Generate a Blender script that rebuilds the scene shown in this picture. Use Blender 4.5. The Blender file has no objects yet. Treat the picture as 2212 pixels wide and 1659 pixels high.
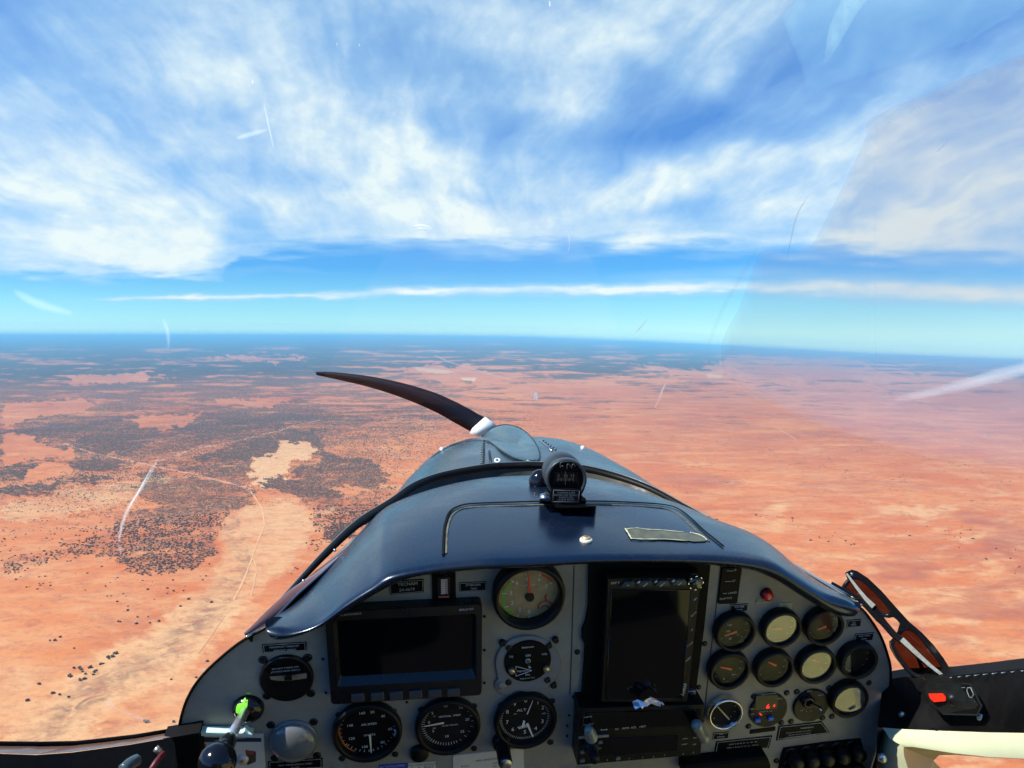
import bpy, bmesh, math, random
import numpy as np
from mathutils import Vector, Matrix
random.seed(7); np.random.seed(7)
R = math.radians
S = bpy.context.scene
# ------------------------------------------------------------------ camera, sky, sun, exposure
FPX, CX, CY = 1665.0, 1106.0, 829.5        # focal length and centre in the 2212-pixel reading of the photograph
PITCH = R(3.91)
cam_data = bpy.data.cameras.new("camera"); cam = bpy.data.objects.new("camera", cam_data)
S.collection.objects.link(cam); S.camera = cam
cam_data.sensor_fit = 'HORIZONTAL'; cam_data.angle = 2*math.atan(CX/FPX)
cam_data.clip_start = 0.02; cam_data.clip_end = 600000
cam.location = (0, 0, 0); cam.rotation_euler = (R(90)-PITCH, 0, 0)

SUN_EL, SUN_AZ = R(51), R(-110)              # azimuth from straight ahead, negative = left
w = bpy.data.worlds.new("World"); S.world = w; w.use_nodes = True
nt = w.node_tree; N = nt.nodes; L = nt.links; N.clear()
out = N.new('ShaderNodeOutputWorld'); bg = N.new('ShaderNodeBackground'); bg.inputs['Strength'].default_value = 0.115
sky = N.new('ShaderNodeTexSky'); sky.sky_type = 'NISHITA'; sky.sun_disc = False
sky.sun_elevation = SUN_EL; sky.sun_rotation = SUN_AZ; sky.altitude = 900; sky.air_density = 1.2; sky.dust_density = 0.3; sky.ozone_density = 2.0
tc = N.new('ShaderNodeTexCoord'); sx = N.new('ShaderNodeSeparateXYZ'); cx = N.new('ShaderNodeCombineXYZ')
mx0 = N.new('ShaderNodeMath'); mx0.operation = 'MAXIMUM'; mx0.inputs[1].default_value = 0.0
mx = N.new('ShaderNodeMath'); mx.operation = 'MULTIPLY_ADD'; mx.inputs[1].default_value = 0.95; mx.inputs[2].default_value = 0.075
L.new(tc.outputs['Generated'], sx.inputs[0]); L.new(sx.outputs[0], cx.inputs[0]); L.new(sx.outputs[1], cx.inputs[1])
L.new(sx.outputs[2], mx0.inputs[0]); L.new(mx0.outputs[0], mx.inputs[0]); L.new(mx.outputs[0], cx.inputs[2]); L.new(cx.outputs[0], sky.inputs['Vector'])
hs = N.new('ShaderNodeHueSaturation'); hs.inputs['Saturation'].default_value = 1.2; hs.inputs['Hue'].default_value = 0.495
tr_ = N.new('ShaderNodeValToRGB'); L.new(mx0.outputs[0], tr_.inputs[0]); te = tr_.color_ramp.elements; te[0].color = (.74,.97,.95,1); te[0].position = 0; te[1].color = (.5,.82,1,1); te[1].position = 1
for q_, c_ in ((.035,(.56,.92,.98,1)), (.08,(.24,.66,1.0,1)), (.2,(.30,.62,1,1)), (.45,(.38,.66,1,1))):
    e_ = te.new(q_); e_.color = c_
tm = N.new('ShaderNodeMix'); tm.data_type = 'RGBA'; tm.blend_type = 'MULTIPLY'; tm.inputs[0].default_value = 1
L.new(sky.outputs[0], hs.inputs['Color']); L.new(hs.outputs[0], tm.inputs[6]); L.new(tr_.outputs[0], tm.inputs[7]); L.new(tm.outputs[2], bg.inputs['Color']); L.new(bg.outputs[0], out.inputs[0])
sun_d = bpy.data.lights.new("sun", 'SUN'); sun_d.energy = 4.9; sun_d.angle = R(0.5); sun_d.color = (1.0, 0.95, 0.87)
sun = bpy.data.objects.new("sun", sun_d); S.collection.objects.link(sun)
sd = Vector((math.sin(SUN_AZ)*math.cos(SUN_EL), math.cos(SUN_AZ)*math.cos(SUN_EL), math.sin(SUN_EL)))
sun.rotation_euler = sd.to_track_quat('Z', 'Y').to_euler()
S.view_settings.view_transform = 'Standard'; S.view_settings.look = 'None'
S.view_settings.exposure = 0.52; S.view_settings.gamma = 1.0
S.cycles.use_denoising = True
S.cycles.max_bounces = 8; S.cycles.transparent_max_bounces = 24; S.cycles.volume_bounces = 3
S.cycles.use_adaptive_sampling = True; S.cycles.sample_clamp_indirect = 4.0

# ------------------------------------------------------------------ helpers
CF = Vector((0, math.cos(PITCH), -math.sin(PITCH))); CU = Vector((0, math.sin(PITCH), math.cos(PITCH))); CR = Vector((1, 0, 0))
def ray(px, py): return CR*((px-CX)/FPX) + CU*((CY-py)/FPX) + CF
def P(px, py, z): return ray(px, py)*z      # point at depth z (metres along the view axis) of a reading in the photograph

def link(o, parent=None):
    S.collection.objects.link(o)
    if parent is not None: o.parent = parent
    return o
def tag(o, label=None, cat=None, group=None, kind=None):
    if label: o['label'] = label
    if cat: o['category'] = cat
    if group: o['group'] = group
    if kind: o['kind'] = kind
    return o
def mesh_np(name, verts, faces, mat=None, parent=None, smooth=True):
    me = bpy.data.meshes.new(name); me.vertices.add(len(verts)); me.vertices.foreach_set('co', np.asarray(verts, dtype=np.float32).ravel())
    k = faces.shape[1]; me.loops.add(faces.size); me.polygons.add(len(faces))
    me.loops.foreach_set('vertex_index', faces.ravel().astype(np.int32))
    me.polygons.foreach_set('loop_start', np.arange(0, faces.size, k, dtype=np.int32))
    me.polygons.foreach_set('loop_total', np.full(len(faces), k, dtype=np.int32))
    me.update(calc_edges=True)
    if smooth: me.polygons.foreach_set('use_smooth', np.ones(len(faces), dtype=bool))
    if mat: me.materials.append(mat)
    return link(bpy.data.objects.new(name, me), parent)

def mat_new(name):
    m = bpy.data.materials.new(name); m.use_nodes = True; m.node_tree.nodes.clear(); return m
def pmat(name, col, rough=0.5, metal=0.0, spec=0.5, noise=0.0, nscale=40.0, bump=0.0, bscale=300.0, coat=0.0, emit=None, estr=0.0, alpha=1.0, trans=0.0, col2=None, rvar=0.0):
    """principled material with procedural colour, roughness and bump variation"""
    m = mat_new(name); n = m.node_tree.nodes; l = m.node_tree.links
    o = n.new('ShaderNodeOutputMaterial'); b = n.new('ShaderNodeBsdfPrincipled'); l.new(b.outputs[0], o.inputs[0])
    b.inputs['Base Color'].default_value = (*col, 1); b.inputs['Roughness'].default_value = rough; b.inputs['Metallic'].default_value = metal
    b.inputs['Specular IOR Level'].default_value = spec; b.inputs['Coat Weight'].default_value = coat; b.inputs['Alpha'].default_value = alpha
    b.inputs['Transmission Weight'].default_value = trans
    if emit: b.inputs['Emission Color'].default_value = (*emit, 1); b.inputs['Emission Strength'].default_value = estr
    if noise or bump or rvar:
        t = n.new('ShaderNodeTexCoord')
    if noise or rvar:
        nz = n.new('ShaderNodeTexNoise'); nz.inputs['Scale'].default_value = nscale; nz.inputs['Detail'].default_value = 6; nz.inputs['Roughness'].default_value = 0.65
        l.new(t.outputs['Object'], nz.inputs['Vector'])
        if noise:
            r = n.new('ShaderNodeMapRange'); r.inputs[1].default_value = 0.3; r.inputs[2].default_value = 0.7
            l.new(nz.outputs[0], r.inputs[0])
            c = n.new('ShaderNodeMix'); c.data_type = 'RGBA'; l.new(r.outputs[0], c.inputs[0])
            k2 = col2 if col2 else tuple(x*(1+noise) for x in col)
            k1 = col if col2 else tuple(x*(1-noise) for x in col)
            c.inputs[6].default_value = (*k1, 1); c.inputs[7].default_value = (*k2, 1); l.new(c.outputs[2], b.inputs['Base Color'])
        if rvar:
            r = n.new('ShaderNodeMapRange'); r.inputs[1].default_value = 0.3; r.inputs[2].default_value = 0.7
            r.inputs[3].default_value = max(0.02, rough-rvar); r.inputs[4].default_value = min(1, rough+rvar)
            l.new(nz.outputs[0], r.inputs[0]); l.new(r.outputs[0], b.inputs['Roughness'])
    if bump:
        nb = n.new('ShaderNodeTexNoise'); nb.inputs['Scale'].default_value = bscale; nb.inputs['Detail'].default_value = 3
        l.new(t.outputs['Object'], nb.inputs['Vector'])
        bp = n.new('ShaderNodeBump'); bp.inputs['Strength'].default_value = bump; bp.inputs['Distance'].default_value = 0.0006
        l.new(nb.outputs[0], bp.inputs['Height']); l.new(bp.outputs[0], b.inputs['Normal'])
    return m

# ------------------------------------------------------------------ value noise and painted layout maps (layout of the land, read off the photograph)
def vnoise(x, y, seed):
    xi = np.floor(x).astype(np.int64); yi = np.floor(y).astype(np.int64); fx = x-xi; fy = y-yi
    fx = fx*fx*(3-2*fx); fy = fy*fy*(3-2*fy)
    def h(a, b):
        v = (a*374761393 + b*668265263 + seed*1442695041) & 0x7fffffff
        v = ((v ^ (v >> 13))*1274126177) & 0x7fffffff
        return ((v ^ (v >> 16)) & 0xffff)/65535.0
    return (h(xi, yi)*(1-fx)+h(xi+1, yi)*fx)*(1-fy) + (h(xi, yi+1)*(1-fx)+h(xi+1, yi+1)*fx)*fy
def fbm(x, y, seed, oct=5, g=0.5):
    s = np.zeros_like(x); a = 1.0; t = 0.0
    for i in range(oct):
        s += a*vnoise(x+17.3*i, y+9.1*i, seed+i); t += a; a *= g
        x, y = 2*(.8*x-.6*y), 2*(.6*x+.8*y)
    return s/t
def inpoly(x, y, poly):
    r = np.zeros(x.shape, bool); n = len(poly); j = n-1
    for i in range(n):
        xi, yi = poly[i]; xj, yj = poly[j]
        if yi != yj:
            c = ((yi > y) != (yj > y)) & (x < (xj-xi)*(y-yi)/(yj-yi)+xi); r ^= c
        j = i
    return r
def segd(x, y, pts):
    d = np.full(x.shape, 1e9)
    for (x0, y0), (x1, y1) in zip(pts, pts[1:]):
        dx, dy = x1-x0, y1-y0; t = np.clip(((x-x0)*dx+(y-y0)*dy)/(dx*dx+dy*dy+1e-9), 0, 1)
        d = np.minimum(d, np.hypot(x-x0-t*dx, y-y0-t*dy))
    return d
def sstep(a, b, v):
    t = np.clip((v-a)/(b-a), 0, 1); return t*t*(3-2*t)
Z4 = lambda L_: [(a/2.731, 702+b/2.731) for a, b in L_]
Z1 = lambda L_: [(a/3.98, 1242+b/3.98) for a, b in L_]

# ------------------------------------------------------------------ ground
H, RG = 800.0, 118000.0
HORX = [(-400, 727), (0, 726), (810, 726.5), (1134, 731), (1380, 741), (1558, 750), (1865, 768), (2212, 783), (2500, 796)]
def elev_of(px, py):
    d = ray(px, py); return math.atan2(d.z, math.hypot(d.x, d.y))
def az_of(px, py): d = ray(px, py); return math.atan2(d.x, d.y)
HAZ = [az_of(*p) for p in HORX]; HEL = [elev_of(*p) for p in HORX]
def hor_el(az):
    az = np.asarray(az, dtype=float)
    e = np.interp(az, HAZ, HEL)
    k = sstep(HAZ[-1]+0.1, HAZ[-1]+0.9, az); e = e*(1-k)+HEL[1]*k
    return e
def ground_z(r, az):
    e = hor_el(az); return -H + (RG*np.tan(e)+H)*np.clip((r-6000.0)/(RG-6000.0), 0, 1)
def to_px(x, y, z):
    zz = y*CF.y+z*CF.z; yy = y*CU.y+z*CU.z
    zz = np.maximum(zz, 1e-3)
    return CX+FPX*x/zz, CY-FPX*yy/zz

def land_maps(x, y):
    """vegetation, tan sand, brown wash and dark-red fraction at a reading (x, y) of the land"""
    n1 = fbm(x/60, y/22, 3, 5); n2 = fbm(x/25, y/12, 11, 4)
    jx = x + (fbm(x/22, y/9, 21, 5, .6)-0.5)*80; jy = y + (fbm(x/22, y/9, 31, 5, .6)-0.5)*30
    left = sstep(1250, 500, x)
    V = np.interp(y, [726, 742, 765, 790, 815, 840, 880, 930, 980, 1060, 1150, 1250, 1350], [.9, .72, .62, .64, .60, .58, .57, .50, .36, .24, .10, .04, .0])*left
    Vr = np.interp(y, [730, 745, 765, 790, 812, 840, 880, 930, 1000], [.9, .70, .63, .60, .48, .32, .2, .10, .03])*(1-left)
    Vr2 = np.interp(y-0.062*(x-1500), [735, 748, 765, 785, 815, 850, 950], [.8, .66, .52, .44, .34, .2, .08])
    kr = sstep(1380, 1620, x); V = V + Vr*(1-kr) + Vr2*kr*(1-left)
    T = 0.25+0.5*(n1-0.5); B = np.zeros_like(x); D = np.zeros_like(x)
    T = T + 0.35*sstep(1150, 1500, y)*left
    def setp(arr, poly, val, soft=1.0):
        m = inpoly(jx if soft else x, jy if soft else y, poly); arr[m] = val
    for poly, v in [
        (Z4([(860,850),(1480,960),(1500,1060),(1350,1130),(1250,1130),(1000,1060),(850,1040),(800,900)]), .52),
        (Z4([(700,1120),(980,1070),(1300,1080),(1320,1200),(1290,1330),(1150,1440),(720,1470),(660,1330),(640,1250)]), .46),
        (Z4([(350,1290),(680,1240),(700,1360),(420,1360)]), .42),
        (Z4([(0,1390),(350,1310),(420,1370),(200,1420),(0,1480)]), .32),
        (Z4([(100,1560),(520,1440),(560,1480),(200,1600)]), .10),
        (Z4([(1900,760),(2211,800),(2300,900),(2300,1000),(1950,920),(1880,860)]), .6),
        (Z4([(1640,1040),(1990,1010),(2300,960),(2300,1120),(2150,1230),(1820,1340),(1860,1180)]), .42),
        (Z4([(1900,1200),(2110,1150),(2100,1260),(1930,1260)]), .8),
        (Z4([(1700,880),(2000,760),(2000,900),(2100,960),(1850,960)]), .6),
        (Z4([(1100,800),(1230,760),(1640,640),(1850,620),(1930,700),(1900,780),(1700,760),(1500,790),(1300,810)]), .64),
        (Z4([(960,820),(1440,790),(1530,900),(1490,960),(1200,890)]), .45),
        (Z4([(0,860),(150,820),(300,800),(250,830),(110,890),(0,905)]), .62),
        (Z4([(380,820),(600,780),(740,800),(720,850),(450,860)]), .55),
        (Z4([(480,890),(700,880),(560,920),(480,930),(180,1000),(0,1010),(0,960),(300,930)]), .6),
        (Z4([(380,720),(620,620),(900,690),(760,760),(500,760)]), .55)]:
        setp(V, poly, v)
    for poly, v in [
        ([(1590+0,765),(1830,775),(1900,800),(1700,812),(1600,800)], .25),
        ([(1610,765),(1640,775),(2212,830),(2212,900),(1560,830),(1500,800)], .16)]:
        setp(V, poly, v)
    for poly, v in [                       # open red ground
        ([(860,792),(1010,789),(1060,806),(1120,832),(1000,834),(930,822)], .12),
        ([(1370,786),(1440,795),(1500,803),(1570,812),(1640,822),(1560,826),(1430,806)], .14),
        ([(440,773),(640,766),(700,776),(560,783)], .2), ([(1080,838),(1200,828),(1350,835),(1280,850),(1100,850)], .05),
        ([(0,880),(170,860),(215,868),(150,890),(60,905),(0,930)], .03),
        (Z4([(0,650),(160,640),(240,690),(440,760),(420,790),(200,790),(60,830),(0,850)]), .02),
        (Z4([(240,810),(400,810),(420,880),(280,920),(90,920)]), .01),
        (Z4([(750,560),(1180,520),(1100,600),(860,620)]), .15), ([(460,868),(560,858),(640,862),(570,880)], .03),
        ([(150,815),(300,806),(400,812),(300,826),(160,828)], .12)]:
        setp(V, poly, v)
    F = Z4([(1475,850),(1510,800),(1600,770),(1690,690),(1830,700),(1870,730),(1830,770),(1700,830),(1640,900),(1570,950),(1510,955)])
    G = Z4([(1560,1000),(1700,1000),(1830,1080),(1850,1180),(1810,1350),(1600,1622),(1180,1622),(1300,1380),(1290,1150),(1470,1060)])
    setp(V, F, 0.0); setp(T, F, 1.2)
    G = G[:5]+[(500, 1330), (330, 1500), (300, 1440)]+G[6:]
    gs_ = sum(inpoly(x+(fbm(x/q, y/(q*.6), sd, 4)-.5)*am, y+(fbm(x/q, y/(q*.6), sd+9, 4)-.5)*am*.7, G).astype(float) for q, sd, am in ((12, 3, 24), (24, 33, 60), (40, 63, 100), (60, 93, 150)))/4
    V = V*(1-gs_*.97); T = T*(1-gs_)+.82*gs_
    setp(T, Z4([(0,1060),(300,980),(560,950),(860,900),(980,930),(700,1050),(400,1130),(0,1160)]), .75)
    setp(T, Z4([(860,900),(960,885),(985,925),(900,930)]), 1.1)
    setp(T, Z4([(1850,1100),(1960,1050),(1990,1080),(1900,1160)]), .8)
    for poly in [[(895,793),(930,796),(985,803),(960,808),(905,802)], [(995,815),(1030,817),(1025,824),(1000,821)], [(1530,808),(1562,811),(1555,818),(1525,814)]]:
        setp(T, poly, 1.6, 0); setp(V, poly, 0, 0)
    dune = Z4([(1550,930),(1650,895),(1850,930),(2020,985),(1960,1015),(1750,1005),(1600,965)])
    setp(V, dune, .97)
    # lower left sand, right hand plains
    k = sstep(1560, 1650, y+0.25*x)*sstep(1100, 900, x); T = np.maximum(T, k*(.55+.4*n1))
    k = sstep(.35, .7, n1)*sstep(1400, 1700, x)*sstep(980, 1100, y); T = np.maximum(T, k*.75)
    T = np.maximum(T, .75*np.exp(-((x-1480)/70)**2-((y-945)/11)**2)); T = np.maximum(T, .8*np.exp(-((x-1880)/130)**2-((y-945)/22)**2))
    wash = [(478,1280),(440,1330),(400,1370),(340,1420),(270,1450),(210,1490),(170,1520),(120,1570),(60,1610)]
    wd = segd(jx, jy, wash); T = np.maximum(T, .95*sstep(105, 35, wd)*sstep(1260, 1300, y)); B = np.maximum(B, sstep(38, 6, wd)*(.4+.8*(n2)))
    wd = segd(jx, jy, Z4([(1400,1160),(1340,1200),(1450,1380),(1400,1480),(1340,1622)])); B = np.maximum(B, sstep(16, 3, wd)*.8)
    sk = fbm(x/120, y/4.0, 201, 5, .6)*.6+fbm(x/45, y/2.6, 231, 4, .6)*.4
    V = V+np.interp(y-.05*np.maximum(x-1300, 0), [728, 738, 750, 800, 860, 920, 960], [.4, 1.4, 2.4, 2.2, 1.3, .5, 0])*(sk-.5)*np.where(V < .005, .3, 1)
    # darker red-brown plain right of the nose
    D = sstep(1050, 1250, x)*sstep(820, 850, y)*sstep(1010, 880, y-0.06*(x-1100))*(0.5+0.9*(n1-.3))
    D = np.maximum(D, sstep(.52, .72, fbm(x/150, y/40, 77, 4))*sstep(1300, 1500, x)*.8)
    D = np.maximum(D, .55*sstep(1000, 900, y)*left*n1*2)
    T = T*(1-.7*np.clip(D, 0, 1))
    return np.clip(V, 0, 1), np.clip(T, 0, 1.6)/1.6, np.clip(B, 0, 1), np.clip(D, 0, 1)

az_f = np.radians(np.arange(-41, 41.01, 0.095)); az_c = np.radians(np.arange(46, 319, 6.0))
az = np.concatenate([az_f, az_c])
inv = np.linspace(1/1150.0, 1/RG, 520); rr = np.concatenate([[1.0, 300, 800], 1/inv])
A, RR = np.meshgrid(az, rr); X = RR*np.sin(A); Y = RR*np.cos(A)
Aw = np.where(A > math.pi, A-2*math.pi, A); Zg = ground_z(RR, Aw)
nr, nc = A.shape
idx = np.arange(nr*nc).reshape(nr, nc); nxt = np.roll(idx, -1, axis=1)
faces = np.stack([idx[:-1], nxt[:-1], nxt[1:], idx[1:]], axis=-1).reshape(-1, 4)[:, ::-1]
px, py = to_px(X, Y, Zg)
px = np.clip(px, -300, 2500); py = np.clip(py, 700, 2000)
Vm, Tm, Bm, Dm = land_maps(px.ravel(), py.ravel())
back = (Y.ravel() < 200); Vm[back] = .2; Tm[back] = .3; Bm[back] = 0; Dm[back] = .3

def ground_mat():
    m = mat_new('red_desert'); n = m.node_tree.nodes; l = m.node_tree.links
    o = n.new('ShaderNodeOutputMaterial'); b = n.new('ShaderNodeBsdfPrincipled'); l.new(b.outputs[0], o.inputs[0])
    b.inputs['Roughness'].default_value = 1; b.inputs['Specular IOR Level'].default_value = 0
    geo = n.new('ShaderNodeNewGeometry'); at = n.new('ShaderNodeAttribute'); at.attribute_name = 'land'
    sp = n.new('ShaderNodeSeparateColor'); l.new(at.outputs['Color'], sp.inputs[0])
    veg, tan, brn, drk = sp.outputs[0], sp.outputs[1], sp.outputs[2], at.outputs['Alpha']
    def nz(scale, det, rough=.6, sc=(1, 1, 1), rot=0.0, dist=0.0):
        mp = n.new('ShaderNodeMapping'); mp.inputs['Scale'].default_value = (sc[0]/scale, sc[1]/scale, 0); mp.inputs['Rotation'].default_value = (0, 0, rot)
        l.new(geo.outputs['Position'], mp.inputs[0]); t = n.new('ShaderNodeTexNoise'); t.inputs['Scale'].default_value = 1
        t.inputs['Detail'].default_value = det; t.inputs['Roughness'].default_value = rough; t.inputs['Distortion'].default_value = dist
        l.new(mp.outputs[0], t.inputs['Vector']); return t.outputs[0]
    def rng(v, a, b_, c=0, d=1, ss=True):
        r = n.new('ShaderNodeMapRange'); r.interpolation_type = 'SMOOTHSTEP' if ss else 'LINEAR'
        l.new(v, r.inputs[0])
        for i, q in ((1, a), (2, b_)):
            if hasattr(q, 'links'): l.new(q, r.inputs[i])
            else: r.inputs[i].default_value = q
        r.inputs[3].default_value = c; r.inputs[4].default_value = d; return r.outputs[0]
    def mth(op, a, b_=None):
        q = n.new('ShaderNodeMath'); q.operation = op
        for i, v in enumerate((a, b_)):
            if v is None: continue
            if hasattr(v, 'links'): l.new(v, q.inputs[i])
            else: q.inputs[i].default_value = v
        return q.outputs[0]
    def mix(f, c1, c2):
        q = n.new('ShaderNodeMix'); q.data_type = 'RGBA'
        if hasattr(f, 'links'): l.new(f, q.inputs[0])
        else: q.inputs[0].default_value = f
        for i, v in ((6, c1), (7, c2)):
            if hasattr(v, 'links'): l.new(v, q.inputs[i])
            else: q.inputs[i].default_value = (*v, 1)
        return q.outputs[2]
    red = mix(rng(nz(1500, 7, .6, (1, 1), .3, .6), .35, .65), C_RED1, C_RED2)
    red = mix(rng(nz(420, 6, .62, (1, 2.5), .5), .42, .72, 0, .5), red, C_TAN)
    c = mix(rng(mth('ADD', mth('MULTIPLY', tan, 1.6), mth('MULTIPLY', mth('SUBTRACT', nz(260, 7, .65, (1, 1.6), .8), .5), .9)), .3, 1.1), red, C_TAN)
    c = mix(rng(tan, .7, 1.0), c, C_PALE)
    c = mix(mth('MULTIPLY', drk, rng(nz(700, 7, .65, (1, 1.5)), .3, .65)), c, C_DARK)
    c = mix(mth('MULTIPLY', brn, rng(nz(60, 6, .7, (1, 1), 0, 1.2), .38, .6)), c, C_BROWN)
    # fine mottling
    c = mix(rng(nz(70, 8, .8, (1, 1.4), .6), .46, .66, 0, .62), c, C_DARK)
    c = mix(mth('MULTIPLY', rng(nz(900, 9, .72, (1, 1.8), .2, .8), .5, .72, 0, .75), rng(tan, .3, .5, 1, 0)), c, C_DARK)
    c = mix(rng(nz(240, 9, .78, (1, 1.5), 1.2, .5), .5, .68, 0, .42), c, C_TAN)
    c = mix(rng(nz(34, 7, .85, (1, 1.3), .3), .47, .66, 0, .30), c, C_DARK)
    c = mix(rng(nz(18, 4, .8), .58, .68, 0, .45), c, C_SPECK)
    # vegetation: patches whose cover follows the map
    f = mth('ADD', mth('MULTIPLY', nz(560, 9, .68, (1, 1.25), .4, .35), .42), mth('ADD', mth('MULTIPLY', nz(90, 6, .78), .33), mth('MULTIPLY', nz(3600, 7, .65, (1, .6)), .25)))
    th = mth('SUBTRACT', .612, mth('MULTIPLY', veg, .29))
    lo = mth('SUBTRACT', th, .025); hi = mth('ADD', th, .035)
    q = n.new('ShaderNodeMapRange'); l.new(f, q.inputs[0]); l.new(lo, q.inputs[1]); l.new(hi, q.inputs[2])
    vm = mth('MULTIPLY', q.outputs[0], rng(veg, 0.0, .12))
    dist = n.new('ShaderNodeVectorMath'); dist.operation = 'LENGTH'; l.new(geo.outputs['Position'], dist.inputs[0])
    near = rng(dist.outputs['Value'], 3000, 6500, .55, .95)
    vm = mth('MULTIPLY', mth('MULTIPLY', vm, near), mth('MAXIMUM', rng(nz(28, 4, .8, (1, 1.2)), .42, .53, .12, 1), rng(dist.outputs['Value'], 8000, 17000)))
    c = mix(vm, c, mix(rng(nz(300, 6), .4, .6), C_VEG1, C_VEG2))
    l.new(c, b.inputs['Base Color'])
    return m
C_RED1 = (.50, .140, .043); C_RED2 = (.56, .20, .066); C_TAN = (.60, .36, .17); C_PALE = (.66, .43, .22)
C_SPECK = (.20, .085, .055); C_DARK = (.33, .10, .058); C_BROWN = (.24, .14, .085); C_VEG1 = (.040, .036, .034); C_VEG2 = (.070, .050, .040)
gm = ground_mat()
ground = mesh_np('ground', np.stack([X.ravel(), Y.ravel(), Zg.ravel()], 1), faces, gm)
ca = ground.data.attributes.new('land', 'FLOAT_COLOR', 'POINT')
ca.data.foreach_set('color', np.stack([Vm, Tm, Bm, Dm], 1).astype(np.float32).ravel())
tag(ground, kind='structure')

# dirt tracks: ribbons laid on the plain, read off the photograph
def on_ground(px_, py_):
    d = ray(px_, py_); el = math.atan2(d.z, math.hypot(d.x, d.y)); a = math.atan2(d.x, d.y)
    lo, hi = 1000.0, RG
    for _ in range(50):
        mid = (lo+hi)/2
        if mid*math.tan(el) > float(ground_z(np.array(mid), np.array(a))): lo = mid
        else: hi = mid
    r = lo; return Vector((r*math.sin(a), r*math.cos(a), float(ground_z(np.array(r), np.array(a)))))
def ribbon(name, pts, width, mat, lift=0.8):
    ps = [on_ground(*p) for p in pts]; fine = []
    for i in range(len(ps)-1):
        for k in range(8):
            t = k/8; q = ps[i].lerp(ps[i+1], t); fine.append(q)
    fine.append(ps[-1]); vs = []; fs = []
    for i, q in enumerate(fine):
        d = (fine[min(i+1, len(fine)-1)]-fine[max(i-1, 0)]); d.z = 0; d.normalize(); s = Vector((-d.y, d.x, 0))
        wv = width*(0.85+.3*random.random()); j = s*random.uniform(-.12, .12)*width
        for sg in (-.5, .5):
            v = q+j+s*sg*wv; a = math.atan2(v.x, v.y); r = math.hypot(v.x, v.y); vs.append((v.x, v.y, float(ground_z(np.array(r), np.array(a)))+lift+r*2e-5))
        if i: k = 2*i; fs.append((k-2, k-1, k+1, k))
    o = mesh_np(name, np.array(vs), np.array(fs), mat); tag(o, kind='structure'); return o
m_track = pmat('track_dust', (.52, .25, .14), 1, spec=0, noise=.15, nscale=.01)
m_trackp = pmat('pale_track_dust', (.60, .33, .17), 1, spec=0, noise=.15, nscale=.01)
ribbon('road', Z4([(940,800),(1000,785),(1100,745),(1400,685),(1660,620),(1750,590),(1900,560)]), 42, m_track)
ribbon('dirt_track', Z4([(380,700),(560,760),(760,800),(930,838),(1150,885),(1440,955),(1480,985)]), 24, m_track)
ribbon('dirt_track', Z4([(1480,985),(1545,1080),(1560,1180),(1500,1330),(1490,1370),(1440,1500),(1380,1622)]), 6, m_trackp)
ribbon('dirt_track', Z4([(1490,1370),(1515,1440),(1500,1520),(1480,1600)]), 4, m_trackp)
ribbon('dirt_track', [(485, 1330), (455, 1375), (430, 1410)], 2.5, m_trackp)
ribbon('dirt_track', [(650,818),(760,822),(860,838),(960,848),(1100,862)], 34, m_track)
ribbon('dirt_track', [(940,768),(970,782),(1030,800),(1110,822)], 60, m_track)
ribbon('dirt_track', [(1438,828),(1430,845),(1424,862),(1380,864),(1330,866)], 30, m_track)
ribbon('dirt_track', [(1424,862),(1415,880)], 14, m_track)
ribbon('dirt_track', [(1575,790),(1600,806),(1640,822)], 50, m_track)
ribbon('dirt_track', [(1725,815),(1728,825)], 40, m_track)
ribbon('dirt_track', [(1680,925),(1720,950)], 10, m_track)

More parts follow.
